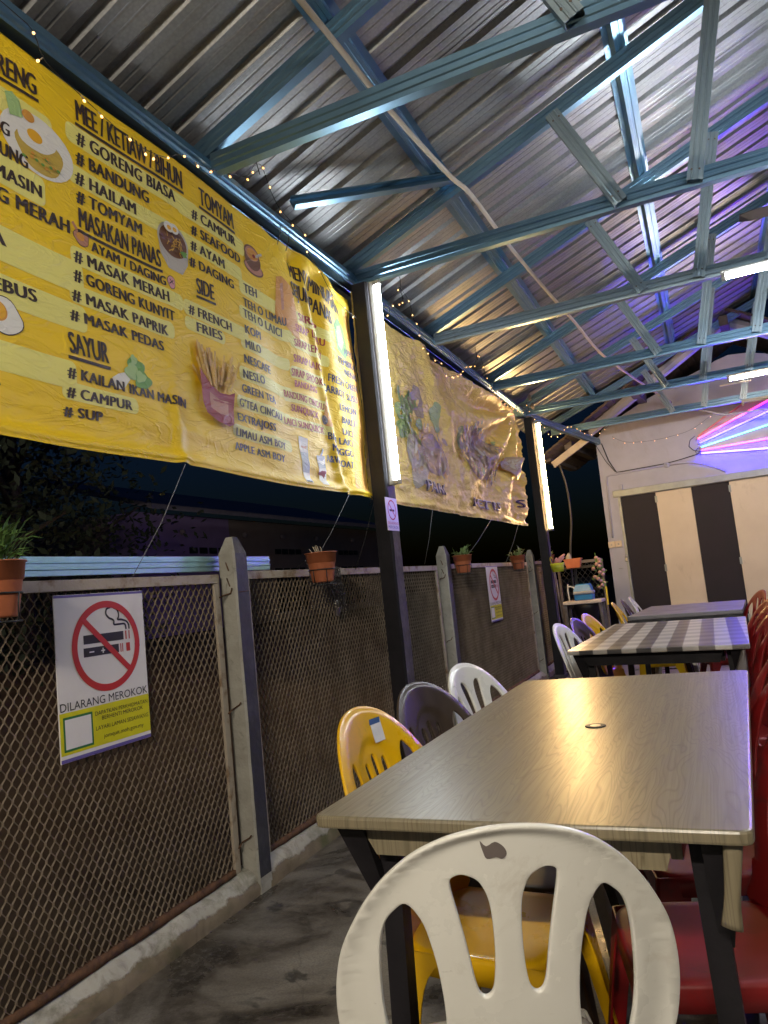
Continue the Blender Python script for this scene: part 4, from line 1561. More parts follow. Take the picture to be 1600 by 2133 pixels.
# french fries
sh = []
for k in range(60):
    y_ = 2.255 + .205 * RR.random()
    lean = (y_ - 2.345) * .45
    sh.append((k % 2, bez(y_ * .8 + .465, 2.02 + RR.uniform(-.02, .02), y_ + lean, 2.11 + RR.uniform(-.05, .085), .0058)))
sh += [(2, [(2.238, 2.075), (2.262, 2.05), (2.30, 2.015), (2.36, 1.995), (2.42, 2.000), (2.455, 2.015), (2.432, 1.875), (2.40, 1.862), (2.33, 1.87), (2.262, 1.895), (2.245, 1.93)]),
       (3, [(2.29, 1.985), (2.35, 1.965), (2.41, 1.968), (2.40, 1.905), (2.34, 1.905), (2.29, 1.92)])]
picture('french_fries_picture', ['print_fry', 'print_noodle', 'print_red', 'print_chicken'], sh, ban, B1)
# orange drink cup, green drink, bottles
picture('brown_cup_picture', ['print_orange', 'print_chicken'], [(0, [(2.90, 2.72), (2.955, 2.735), (3.045, 2.70), (3.06, 2.66), (3.075, 2.42), (3.03, 2.43), (2.93, 2.485), (2.87, 2.50), (2.872, 2.54)]), (1, [(2.93, 2.69), (2.96, 2.70), (2.945, 2.56), (2.925, 2.55)])], ban, B1)
picture('green_drink_picture', ['print_green', 'print_palegreen'], [(0, [(3.47, 2.66), (3.53, 2.73), (3.60, 2.69), (3.62, 2.54), (3.58, 2.49), (3.49, 2.52)]), (1, [(3.50, 2.66), (3.55, 2.69), (3.58, 2.60), (3.54, 2.53), (3.50, 2.55)])], ban, B1)
picture('painted_orange_light', ['banner_orange_light'], [(0, [(3.63, 2.84), (3.715, 2.80), (3.715, 1.70), (3.55, 1.71), (3.585, 1.90), (3.60, 2.3)])], ban, B1, .0014)  # warm lamp light on the banner's right edge, painted as an orange area
picture('juice_picture', ['print_orange', 'print_fry', 'ink_brown'], [(0, [(3.27, 2.07), (3.30, 2.20), (3.315, 2.20), (3.375, 2.06), (3.36, 2.02), (3.28, 2.02)]), (2, ell(3.385, 2.045, .029, .029)), (1, ell(3.385, 2.045, .025, .025)), (2, ell(3.27, 2.05, .023, .025)), (1, ell(3.27, 2.05, .019, .021))], ban, B1)
picture('glass_picture', ['print_grey', 'print_white', 'ink_dark', 'print_chicken'], [(1, [(3.00, 1.93), (3.085, 1.925), (3.075, 1.70), (3.01, 1.70)]), (3, ell(3.045, 1.885, .03, .014)), (0, [(3.005, 1.85), (3.08, 1.85), (3.075, 1.75), (3.01, 1.75)]), (2, [(3.012, 1.715), (3.07, 1.715), (3.068, 1.70), (3.015, 1.70)])], ban, B1)
picture('cup_picture', ['print_white', 'print_grey', 'print_red'], [(0, [(3.165, 1.85), (3.25, 1.855), (3.24, 1.70), (3.175, 1.70)]), (1, [(3.165, 1.85), (3.25, 1.855), (3.246, 1.79), (3.17, 1.785)]), (2, ell(3.205, 1.755, .034, .020, wob=.2)), (1, bez(3.21, 1.85, 3.235, 1.89, .008))], ban, B1)

# cable ties and cords of the first banner
b = MB()
b.tube([(XB + .02, 3.70, 1.69), (XB + .03, 3.735, 1.665), (XB + .02, 3.75, 1.62)], .003, 5)
b.tube([(XB + .02, 3.69, 1.672), (XB + .03, 3.705, 1.655), (XB + .01, 3.71, 1.63)], .003, 5)
b.build('cord_knot', 'cable_black', ban)
b = MB()
for yy in (2.92, 3.0):
    b.tube([(XB + .02, yy, 2.86), (XB + .035, yy + .01, 2.91), (XB + .04, yy + .015, 2.955)], .0022, 5)
b.build('cord_knot', 'cable_black', ban)

# ------------------------------------------------ second banner, crumpled
def wave2(y, z):
    u = (y - 3.75) / 3.86
    h = (z - 1.67) / 1.26
    q = .014 * mnoise.noise(Vector((y * 2.0, z * 3.0, 11.0)))
    crease = mnoise.fractal(Vector((y * 5.5 + z * 2.0, z * 8.0, 3.0)), 0.9, 2.0, 4)
    q += .030 * crease * (.35 + .65 * u)
    dy, dz = 7.55 - y, 2.93 - z
    r = sqrt((dy * .55) ** 2 + dz ** 2)
    th = atan2(dz, dy * .55)
    w_ = sm(.06, .45, r) * sm(1.75, .45, r)
    q += w_ * .065 * sin(15 * th + 2.2 * r + .8 * mnoise.noise(Vector((y, z, 5)))) * (0.4 + .6 * sm(4.9, 6.0, y))
    q += .05 * sm(1.2, 0.0, r) * .5
    f = y - (5.0 + (2.75 - z) * .75)
    q += .05 * bump1(f, .12) * sm(1.9, 2.5, z)
    q += .018 * bump1(z - 1.69, .025)
    q += sm(.35, 0, h) * .014 * mnoise.noise(Vector((y * 2.5, z * 26, 9)))
    return q


def B2(off):
    def fn(y, z):
        h = (z - 1.67) / 1.26
        zt = 2.925 - .045 * sin(pi * min(1, max(0, (y - 3.75) / 3.86))) - .02 * abs(sin(y * 3.3))
        zz = 1.668 + h * (zt - 1.668)
        return (XB - .004 + wave2(y, z) + off, y, zz)
    return fn


ban2 = thing('food_banner', 'crumpled yellow food picture banner hanging between the two lamp posts', 'banner', (XB, 5.7, 1.67))
b = MB()
grid_sheet(b, 3.755, 7.62, 1.67, 2.93, 330, 150, B2(0.0))
b.build('vinyl_sheet', 'banner_ochre', ban2, fixn=False)
g = B2
sh = [(0, ell(4.58, 2.40, .10, .09, wob=.2, sd=1)), (0, ell(4.42, 2.30, .12, .13, wob=.2, sd=2)), (1, ell(4.50, 2.36, .07, .08, wob=.2, sd=3)), (1, ell(4.36, 2.20, .09, .06, wob=.2, sd=4)), (2, ell(4.70, 2.46, .14, .12, wob=.1, sd=5)),
      (0, ell(5.03, 2.42, .08, .12, wob=.15, sd=6)), (2, ell(4.95, 2.1, .26, .16, wob=.06, sd=7)), (3, ell(4.60, 2.02, .20, .20, wob=.12, sd=8))]
for k in range(44):
    y_, z_ = RR.uniform(4.3, 4.72), RR.uniform(2.14, 2.5)
    sh.append((RR.choice((0, 1, 0, 4)), ell(y_, z_, RR.uniform(.018, .035), RR.uniform(.018, .032), 10, RR.uniform(0, 3))))
for k in range(40):
    y_, z_ = RR.uniform(4.45, 5.15), RR.uniform(1.92, 2.28)
    sh.append((RR.choice((2, 3, 5, 5)), ell(y_, z_, RR.uniform(.02, .06), RR.uniform(.012, .03), 9, RR.uniform(0, 3))))
picture('leaf_and_pot_picture', ['faded_leaf', 'faded_green', 'faded_brown', 'faded_grey', 'banner_ochre', 'faded_tan'], sh, ban2, B2)
sh = [(2, ell(6.15, 2.28, .50, .24, wob=.08, sd=1)), (1, ell(6.1, 2.34, .40, .15, wob=.08, sd=2)), (0, ell(5.72, 2.36, .16, .10, wob=.1, sd=4))]
for k in range(60):
    a_, q_ = RR.uniform(0, 6.28), RR.random() ** .6
    sh.append((RR.choice((1, 2, 3, 2, 4)), ell(6.15 + .5 * q_ * cos(a_), 2.28 + .21 * q_ * sin(a_), RR.uniform(.02, .07), RR.uniform(.01, .03), 9, RR.uniform(0, 3))))
for k in range(70):
    a_ = RR.uniform(0, 6.28)
    sh.append((RR.choice((1, 2, 3, 5, 5, 0)), ell(6.15 + (.52 + RR.gauss(0, .07)) * cos(a_), 2.28 + (.235 + RR.gauss(0, .03)) * sin(a_), RR.uniform(.02, .07), RR.uniform(.01, .03), 9, RR.uniform(0, 3))))
sh += [(2, ell(7.1, 2.25, .22, .12, wob=.15, sd=6)), (3, ell(7.1, 2.28, .12, .06, wob=.2, sd=6))]
picture('food_dish_picture', ['faded_leaf', 'faded_tan', 'faded_brown', 'faded_grey', 'faded_grey', 'banner_ochre'], sh, ban2, B2)
b = MB()
put_text(b, 'PARI', 4.66, 5.04, 1.80, .085, B2(.016), 0.0, 0, None, 1.1, .012, .05)
put_text(b, 'PETIS', 5.75, 6.55, 1.765, .085, B2(.016), 0.0, 0, None, 1.1, .012, .05)
put_text(b, 'S', 7.42, 7.54, 1.86, .09, B2(.016), 0.0, 0, None, 1.1, .012, .05)
b.build('picture_lettering', 'ink_brown', ban2, fixn=False)
b = MB()
put_text(b, 'PARI', 4.675, 5.055, 1.807, .085, B2(.0185), .0, 0, None, 1.1, .012)
put_text(b, 'PETIS', 5.765, 6.565, 1.772, .085, B2(.0185), .0, 0, None, 1.1, .012)
b.build('picture_lettering', 'print_bowl', ban2, fixn=False)
b = MB()
b.tube([(XB + .02, 3.78, 1.69), (XB + .03, 3.765, 1.665), (XB + .02, 3.76, 1.62)], .003, 5)
b.tube([(XB + .03, 7.58, 2.93), (XB + .05, 7.62, 2.95), (XB + .05, 7.66, 2.99)], .003, 5)
b.build('cord_knot', 'cable_black', ban2)

# thin strings from the banners to the fence
for k, (p, q, lab) in enumerate((((XB + .02, 2.115, 1.675), (-1.85, 1.97, 1.28), 'thin string from the big menu banner slanting down to the fence, left'),
                            ((XB + .02, 3.45, 1.675), (-1.85, 3.20, 1.28), 'thin string from the menu banner down behind the orange pot with dry stalks'),
                            ((XB + .02, 3.74, 1.64), (-1.85, 3.72, 1.27), 'dark cord from the banner corner tie down to the fence rail by the black post'),
                            ((XB + .02, 4.72, 1.665), (-1.85, 4.84, 1.30), 'thin white string down to the rail just right of the black post'),
                            ((XB + .02, 6.2, 1.665), (-1.82, 5.6, 1.30), 'thin string down to the spiky plant in the middle pot'),
                            ((XB + .02, 7.2, 1.665), (-1.82, 7.0, 1.30), 'thin string down to the second spiky plant near the warm post'))):
    mid = tuple((a + c) / 2 for a, c in zip(p, q))
    b = MB()
    b.tube([p, (mid[0], mid[1] + .01, mid[2] - .01), q], .0011 if k != 2 else .0022, 5)
    tag(b.build('string', 'wire_thin' if k != 2 else 'cable_black'), lab, 'string')

# ================================================================== fairy lights
FA = [(1.0, 3.02), (1.406, 2.974), (1.501, 2.96), (1.546, 2.884), (1.657, 2.861), (1.758, 2.843), (1.871, 2.828), (1.974, 2.828), (2.098, 2.86), (2.181, 2.917), (2.327, 2.945), (2.406, 2.97), (2.496, 3.0), (2.566, 3.03), (2.655, 3.07), (2.72, 3.15), (2.79, 3.19), (2.85, 3.10), (2.923, 3.04), (3.02, 3.02), (3.141, 3.01), (3.15, 2.928), (3.284, 2.863), (3.372, 2.793), (3.447, 2.753), (3.552, 2.733), (3.66, 2.726), (3.70, 2.72)]
FB = [(4.214, 2.90), (4.271, 3.00), (4.459, 3.07), (4.499, 3.12), (4.447, 3.18), (4.62, 3.14), (4.675, 3.02), (4.781, 3.0), (4.765, 2.91), (4.84, 2.87), (5.059, 2.826), (5.166, 2.827), (5.274, 2.75), (5.45, 2.79), (5.604, 2.84), (5.738, 2.90), (5.95, 3.0), (6.135, 3.05), (6.242, 3.15), (6.30, 3.22), (6.40, 3.18), (6.45, 3.10), (6.501, 3.02), (6.60, 2.95), (6.712, 2.93), (6.921, 2.92), (7.21, 2.91), (7.674, 2.94), (8.0, 2.98)]
bulb_me = None


def fairy(pts, label, dark=True, spacing=None):
    t = thing('fairy_light_string', label, 'fairy lights', pts[0])
    b = MB()
    b.tube(spline(pts, False, 3), .0017, 4)
    b.build('wire', 'cable_black' if dark else 'wire_thin', t)
    pv = spline(pts, False, 8)
    proto = None
    acc, last = 0, Vector(pv[0])
    R = random.Random(len(pts))
    nx = .02
    for p in pv:
        p = Vector(p)
        acc += (p - last).length
        last = p
        if acc >= nx:
            nx = (spacing or .105) * R.uniform(.55, 1.45)
            acc = 0
            if proto is None:
                b = MB()
                b.tube([(0, 0, 0), (0, 0, -.014)], .0022, 5, 1)
                b.ball((0, 0, -.019), .0046, 0, 8, 6, (1, 1, 1.25))
                b.v = [(p.x + x, p.y + y, p.z + z) for x, y, z in b.v]
                proto = b.build('bulb', ['bulb_warm', 'dry_stem'], t)
                # origin at the bulb
                off = p - t.location
                for v in proto.data.vertices:
                    v.co -= off
                proto.location = off
                o = proto
            else:
                o = proto.copy()
                COL.objects.link(o)
                o.parent = t
                o.location = p - t.location
            o.rotation_euler = (R.uniform(-1.2, 1.2), R.uniform(-.9, .9), 0)
    return t


fairy([(-1.672, y, z) for y, z in FA], 'string of warm fairy lights along the beam above the menu banner')
fairy([(-1.672, y, z) for y, z in FB], 'string of warm fairy lights draped above the crumpled banner')
fairy([(-1.63, 7.98, 3.08), (-1.62, 8.0, 3.0), (-1.60, 8.02, 2.93), (-1.55, 8.35, 2.86), (-1.52, 8.5, 2.78), (-1.49, 8.65, 2.76), (-1.45, 8.8, 2.80), (-1.42, 9.0, 2.90), (-1.38, 9.4, 3.0), (-1.3, 9.66, 2.96), (-1.2, 9.68, 2.90), (-1.05, 9.66, 2.90), (-.95, 9.66, 2.97)], 'pale drooping fairy lights beyond the warm lamp post')
fairy([wp(.30, 2.90, .25), wp(.45, 2.80, .25), wp(.66, 2.76, .25), wp(.85, 2.75, .25), wp(1.05, 2.76, .25), wp(1.3, 2.80, .25), wp(1.6, 2.95, .3)], 'sparse string of fairy lights in front of the white wall', True, .16)
for (x, y, z, lab) in ((-1.66, 2.72, 3.0, 'thin black cable tie on the nearest truss end holding fairy lights'), (-1.66, 4.45, 2.98, 'thin black cable tie holding fairy lights just beyond the cold tube lamp'),
                       (-1.66, 6.2, 3.0, 'thin black cable tie holding fairy lights above the middle of the crumpled banner')):
    b = MB()
    b.tube([(x, y - .05, z + .30), (x, y + .01, z + .26), (x, y, z + .18), (x, y + .03, z + .12)], .0022, 5)
    tag(b.build('cable_tie', 'cable_black'), lab, 'cable tie', 'cable ties of the fairy lights')
t = thing('hanging_tag', 'pale tag hanging at the end of the beam above the warm post', 'tag', (-1.60, 8.05, 3.05))
b = MB()
for dz, dd in ((.10, 0), (.0, .02)):
    b.tube([(-1.60 + dd, 8.05, 3.0 + dz), (-1.598 + dd, 8.05, 3.035 + dz), (-1.60 + dd, 8.05, 3.065 + dz)], [.016, .020, .010], 6)
b.build('card', 'fixture', t)

# ================================================================== no smoking signs
def smoke_sign():
    t = thing('no_smoking_sign', 'large white and yellow no smoking sign wired to the nearest fence panel', 'sign', (-1.838, 1.74, .97), 'no smoking signs on the fence')
    X = -1.838
    wd, hh = .382, .505
    y0, zt = 1.615, 1.228
    def F(d):
        return lambda u, v: (X + d, y0 + u * wd, zt - v * hh)
    b = MB()
    b.box((X - .004, y0, zt - hh), (X, y0 + wd, zt), 0, .0012)
    b.build('board', 'sign_white', t)
    def rect(mb, u0, u1, v0, v1, d, mi=0):
        f = F(d)
        mb.add([f(u0, v0), f(u1, v0), f(u1, v1), f(u0, v1)], [(0, 1, 2, 3)], mi)
    b = MB()
    rect(b, .002, .998, .002, .018, .0006)
    rect(b, .002, .998, .977, .998, .0006)
    b.build('purple_edge_strip', 'sign_purple', t)
    b = MB()
    rect(b, .004, .996, .708, .955, .0006)
    b.build('yellow_panel', 'sign_yellow', t)
    b = MB()
    rect(b, .035, .335, .735, .938, .001, 0)
    rect(b, .052, .318, .749, .924, .0014, 1)
    b.build('square_frame', ['sign_green', 'sign_white'], t)
    # cigarettes
    b = MB()
    rect(b, .285, .735, .262, .318, .0008)
    rect(b, .280, .672, .342, .398, .0008)
    rect(b, .865, .880, .352, .388, .0008)
    rect(b, .886, .925, .363, .377, .0008)
    f = F(.0009)
    def stroke(pts, w, mb, mi=0):
        P = spline(pts, False, 6)
        vs = []
        for i, p in enumerate(P):
            a, c = Vector(P[max(i - 1, 0)]), Vector(P[min(i + 1, len(P) - 1)])
            d = (c - a)
            d = Vector((d.x * wd, d.y * hh)).normalized()
            vs += [f(p[0] - d.y * w / wd, p[1] + d.x * w / hh), f(p[0] + d.y * w / wd, p[1] - d.x * w / hh)]
        mb.add(vs, [(2 * i, 2 * i + 1, 2 * i + 3, 2 * i + 2) for i in range(len(P) - 1)], mi)
    stroke([(.600, .098), (.555, .108), (.545, .138), (.575, .165), (.615, .178), (.632, .190), (.632, .212), (.68, .214), (.745, .214), (.765, .225), (.770, .252)], .0032, b)
    stroke([(.635, .103), (.672, .115), (.690, .142), (.688, .165), (.678, .182), (.722, .185), (.775, .198), (.803, .222), (.806, .252)], .0032, b)
    b.build('cigarette_symbol', 'sign_black', t)
    b = MB()
    rect(b, .757, .772, .262, .318, .0008)
    rect(b, .797, .810, .262, .318, .0008)
    rect(b, .690, .700, .342, .398, .0008)
    rect(b, .712, .722, .342, .398, .0008)
    rect(b, .760, .806, .342, .398, .0008)
    b.build('red_bars', 'sign_red', t)
    b = MB()
    rect(b, .340, .392, .366, .374, .0012)
    rect(b, .468, .512, .366, .374, .0012)
    rect(b, .484, .496, .354, .386, .0012)
    b.build('battery_symbol', 'sign_white', t)
    # ring and bar
    b = MB()
    f = F(.0018)
    cu, cv, R0, R1 = .54, .342, .146, .124
    n_ = 72
    vs = []
    for k in range(n_):
        a = 2 * pi * k / n_
        for r in (R0, R1):
            vs.append(f(cu + r * cos(a) / wd, cv + r * sin(a) / hh))
    b.add(vs, [(2 * k, 2 * k + 1, (2 * k + 3) % (2 * n_), (2 * k + 2) % (2 * n_)) for k in range(n_)])
    d = Vector((cos(radians(43)), sin(radians(43))))
    nn = Vector((-d.y, d.x)) * .0098
    rr = .127
    b.add([f(cu + (d.x * s * rr + nn.x * q) / wd, cv + (d.y * s * rr + nn.y * q) / hh) for s, q in ((-1, -1), (1, -1), (1, 1), (-1, 1))], [(0, 1, 2, 3)])
    b.build('prohibition_ring', 'sign_red', t)
    b = MB()
    g = lambda y, z: (X + .0008, y, z)
    def line(s, u0, u1, v, cap, bold):
        put_text(b, s, y0 + u0 * wd, y0 + u1 * wd, zt - v * hh, cap, g, bold)
    line('DILARANG MEROKOK', .015, .985, .700, .0265, 0.0)
    g = lambda y, z: (X + .0011, y, z)
    line('DAPATKAN PERKHIDMATAN', .365, .975, .768, .0135, 0.0)
    line('BERHENTI MEROKOK', .435, .915, .802, .0135, 0.0)
    line('LAYARI LAMAN SESAWANG', .365, .975, .859, .0135, 0.0)
    line('jomquit.moh.gov.my', .445, .910, .916, .0135, 0.0)
    b.build('sign_lettering', 'sign_black', t, fixn=False)
    return t


sg = smoke_sign()
sg2 = dup(sg, (-1.838, 6.45, 1.010), 0, 'smaller looking distant no smoking sign on the fence between two potted plants')

t = thing('post_sign', 'small worn no smoking notice stuck on the black post under the cold tube lamp', 'sign', (-1.603, 3.76, 1.55))
b = MB()
X = -1.601
b.box((X - .002, 3.68, 1.472), (X, 3.845, 1.66), 0, .0008)
b.build('board', 'sign_white', t)
b = MB()
n_ = 40
vs = []
for k in range(n_):
    a = 2 * pi * k / n_
    for r in (.058, .050):
        vs.append((X + .0008, 3.762 + r * cos(a), 1.590 + r * sin(a)))
b.add(vs, [(2 * k, 2 * k + 1, (2 * k + 3) % (2 * n_), (2 * k + 2) % (2 * n_)) for k in range(n_)])
d, nn = Vector((.707, -.707)), Vector((.707, .707)) * .004
b.add([(X + .0010, 3.762 + d.x * s * .053 + nn.x * q, 1.590 + d.y * s * .053 + nn.y * q) for s, q in ((-1, -1), (1, -1), (1, 1), (-1, 1))], [(0, 1, 2, 3)])
put_text(b, 'DILARANG', 3.69, 3.835, 1.508, .015, lambda y, z: (X + .0008, y, z), 0.0)
b.build('red_print', 'sign_red', t)
b = MB()
put_text(b, 'MEROKOK', 3.69, 3.835, 1.484, .016, lambda y, z: (X + .0008, y, z), 0.0)
b.build('purple_lettering', 'sign_purple', t, fixn=False)
b = MB()
b.add([(X + .0006, y, z) for y, z in ((3.728, 1.582), (3.795, 1.582), (3.795, 1.594), (3.728, 1.594))], [(0, 1, 2, 3)])
b.build('cigarette_symbol', 'sign_black', t)

# ================================================================== things on the fence
t = thing('metal_channel', 'loose shiny ribbed metal channel lying along the top of the fence', 'metal channel', (-1.93, 2.0, 1.285))
b = MB()
b.prism(csec(.062, .03, (.36, .70), bw=.005, bh=.005), (-1.905, .6, 1.292), (-1.905, 2.93, 1.296), side=(-1, 0, 0))
b.build('channel', 'zinc_channel', t)


def pot(y, label, r=.073, h=.135, zt=1.352, x=-1.735, plant='spiky', seed=1):
    t = thing('flower_pot', label, 'flower pot', (x, y, zt - h), 'flower pots hung on the fence rail')
    b = MB()
    z0 = zt - h
    b.lathe([(r * .66, 0), (r * .70, .006), (r * .88, h * .64), (r * .90, h * .66), (r * .93, h * .66), (r * 1.0, h - .004), (r * 1.06, h - .004), (r * 1.06, h), (r * .98, h), (r * .93, h - .02), (.001, h - .02)], (x, y, z0), 28)
    # moulded scallops on the rim
    o = b.build('pot', 'terracotta', t)
    b = MB()
    b.lathe([(.001, h - .024), (r * .92, h - .022), (r * .5, h - .012), (.001, h - .010)], (x, y, z0), 16)
    b.build('soil', 'soil', t)
    b = MB()
    for zz, rr in ((z0 + h * .42, r * .86), (z0 - .012, r * .80)):
        b.tube([(x + rr * cos(a * pi / 12), y + rr * sin(a * pi / 12), zz) for a in range(24)], .0028, 5, closed=True)
    for a in range(6):
        c, s = cos(a * pi / 3 + .3), sin(a * pi / 3 + .3)
        b.tube([(x + r * .865 * c, y + r * .865 * s, z0 + h * .42), (x + r * .83 * c, y + r * .83 * s, z0 + .03), (x + r * .80 * c, y + r * .80 * s, z0 - .012), (x, y, z0 - .012)], .0022, 5)
    b.tube([(x - r * .86, y, z0 + h * .42), (x - r * 1.2, y, z0 + h * .8), (-1.868, y, 1.305), (-1.872, y, 1.25)], .0028, 5)
    b.build('wire_holder', 'cable_black', t)
    R = random.Random(seed)
    b = MB()
    if plant == 'dry':
        for k in range(7):
            a, q = R.uniform(0, 6.28), R.uniform(.2, .8) * r
            b.tube([(x + q * cos(a), y + q * sin(a), zt - .03), (x + q * 1.1 * cos(a) + .004, y + q * 1.2 * sin(a) - .008, zt + .005), (x + q * 1.2 * cos(a), y + q * 1.3 * sin(a) - .02, zt + R.uniform(.015, .04))], [.003, .0025, .001], 5)
        b.build('dry_stalks', 'dry_stem', t)
    else:
        n = {'bushy': 120, 'spiky': 60}[plant]
        for k in range(n):
            a = R.uniform(0, 6.28)
            q = R.uniform(0, .8) * r
            base = Vector((x + q * cos(a), y + q * sin(a), zt - .015 + (R.uniform(0, .075) if plant == 'bushy' else R.uniform(0, .02))))
            if plant == 'spiky' and k > 44:
                a = pi * .5 + R.uniform(-.3, .3)
                base = Vector((x, y + .02 + (k - 44) * .008, zt + .0 + (k - 44) * .0035))
                a += R.uniform(-1.3, 1.3)
            L = R.uniform(.045, .085) * (1.05 if plant == 'bushy' else .9)
            el = R.uniform(.2, 1.3)
            d = Vector((cos(a) * cos(el), sin(a) * cos(el), sin(el)))
            s = d.cross(Vector((0, 0, 1)))
            s = s.normalized() * (.0042 if plant == 'bushy' else .0065)
            m1 = base + d * L * .5 + Vector((0, 0, .008))
            tip = base + d * L + Vector((0, 0, -.006))
            th = Vector((0, 0, .0015))
            b.add([base - s * .5, m1 - s, tip, m1 + s, base + s * .5, m1 + th * 2], [(0, 1, 5), (1, 2, 5), (2, 3, 5), (3, 4, 5), (4, 0, 5), (0, 4, 3, 2, 1)], 0)
        b.build('leaves', 'leaf' if plant == 'bushy' else 'leaf_pale', t)
    return t


pot(1.345, 'orange pot of bushy thin green leaves at the left edge', plant='bushy', seed=4, zt=1.322, h=.15)
pot(3.13, 'bright orange pot holding only dry stalks beside the hanging chain', plant='dry', seed=6, zt=1.358, h=.145, r=.076)
pot(5.36, 'brown pot with trailing spiky leaves next to the middle concrete post', plant='spiky', seed=8, zt=1.352)
pot(7.13, 'brown pot with upright spiky leaves just before the farthest concrete post', plant='spiky', seed=12, zt=1.355)
pot(8.62, 'small pot with spiky leaves half hidden behind the warm lit post', plant='spiky', seed=15, zt=1.36)

# chain with padlock
t = thing('hanging_chain', 'rusty bundle of chain with a padlock hanging over the fence rail', 'chain', (-1.84, 3.42, 1.28))
R = random.Random(2)


def links(path, mb):
    P = [Vector(p) for p in path]
    for i in range(len(P) - 1):
        c = (P[i] + P[i + 1]) / 2
        d = (P[i + 1] - P[i]).normalized()
        s = d.cross(Vector((1, 0, 0))).normalized() if i % 2 else Vector((1, 0, 0))
        L, w_ = (P[i + 1] - P[i]).length * .62, .008
        mb.tube([c + d * L * cos(a * pi / 5) + s * w_ * sin(a * pi / 5) for a in range(10)], .0026, 5, closed=True)


b = MB()
for k in range(6):
    y = 3.365 + k * .021
    n_ = 9 + R.randint(-2, 3)
    links([(-1.832 + R.uniform(-.004, .012), y + .014 * j / 9 + R.uniform(-.006, .006) + (.045 * j / 9 if k > 2 else .01), 1.292 - .024 * j) for j in range(n_)], b)
b.build('chain_links', 'chain', t)
b = MB()
b.box((-1.838, 3.405, 1.035), (-1.820, 3.445, 1.078), 0, .004)
o = b.build('padlock', 'chain', t)
b = MB()
b.tube([(-1.829, 3.412, 1.078), (-1.829, 3.412, 1.10), (-1.829, 3.418, 1.112), (-1.829, 3.432, 1.112), (-1.829, 3.438, 1.10), (-1.829, 3.438, 1.078)], .004, 6)
b.build('shackle', 'brass', o)

# ================================================================== plastic chairs
RECL = radians(17)


def back_map(u, s, off):
    """u across, s down from the top edge along the back, off = out of the surface (towards the sitter)"""
    L = .486
    rec = RECL
    y = -.195 - (L - s) * sin(rec) + 1.0 * u * u
    z = .386 + (L - s) * cos(rec)
    return Vector((u - 2.0 * u * off, y + off * cos(rec), z + off * sin(rec)))


OUTL = [(0, 0), (.045, -.005), (.080, -.016), (.112, -.034), (.143, -.062), (.168, -.094), (.190, -.132), (.206, -.168), (.2155, -.205), (.2205, -.245), (.2205, -.285), (.2155, -.325), (.203, -.365), (.188, -.41), (.176, -.455), (.170, -.51)]
HO = [(.122, -.101), (.140, -.112), (.154, -.132), (.1625, -.165), (.1665, -.215), (.1665, -.27), (.158, -.325), (.142, -.37), (.122, -.384), (.098, -.374), (.088, -.33), (.084, -.27), (.087, -.21), (.094, -.163), (.104, -.125)]
HI = [(.054, -.063), (.067, -.070), (.0675, -.088), (.061, -.125), (.053, -.175), (.0465, -.222), (.040, -.240), (.030, -.243), (.021, -.230), (.0165, -.195), (.0155, -.15), (.0185, -.105), (.028, -.078), (.040, -.067)]
SLOT3 = [(.0, -.118), (.010, -.126), (.013, -.15), (.011, -.22), (.009, -.30), (.005, -.33), (-.005, -.33), (-.009, -.30), (-.011, -.22), (-.013, -.15), (-.010, -.126)]


def backrest_bm(design):
    half = OUTL
    out = spline([(x, y) for x, y in half] + [(0, -.51)] + [(-x, y) for x, y in half[:0:-1]], True, 4)
    holes = []
    if design == 4:
        for h in (HO, HI):
            holes += [spline(h, True, 4), spline([(-x, y) for x, y in h], True, 4)]
    else:
        ho = [(x * .93 + .012, y - .012) for x, y in HO]
        holes += [spline(ho, True, 4), spline([(-x, y) for x, y in ho], True, 4)]
        for dx in (-.042, 0, .042):
            holes.append(spline([(x + dx * (1 - (-.12 - y) * .9), y + abs(dx) * -.35) for x, y in SLOT3], True, 4))
    bm = flat_shape([out] + holes, .0018, .0022, .014)
    pol = [Vector(p) for p in out]
    inner = [[Vector(p) for p in h] for h in holes]

    def dist(p, P):
        best = 1e9
        for i in range(len(P)):
            a, c = P[i - 1], P[i]
            ab = c - a
            tt = max(0, min(1, (p - a).dot(ab) / max(ab.dot(ab), 1e-12)))
            best = min(best, (p - a - ab * tt).length)
        return best
    bmesh.ops.recalc_face_normals(bm, faces=bm.faces)
    for v in bm.verts:
        p = Vector((v.co.x, v.co.y))
        off = v.co.z
        if p.y > -.42:
            dd = dist(p, pol)
            off -= .009 * (1 - sm(0, .020, dd)) ** 1.5
        if design == 5 and p.y > -.4:
            # inner field pressed in behind a soft step
            rr = sqrt((p.x / .125) ** 2 + ((p.y + .30) / .215) ** 2)
            off -= .006 * sm(1.06, .94, rr)
        v.co = back_map(p.x, -p.y, off)
    return bm


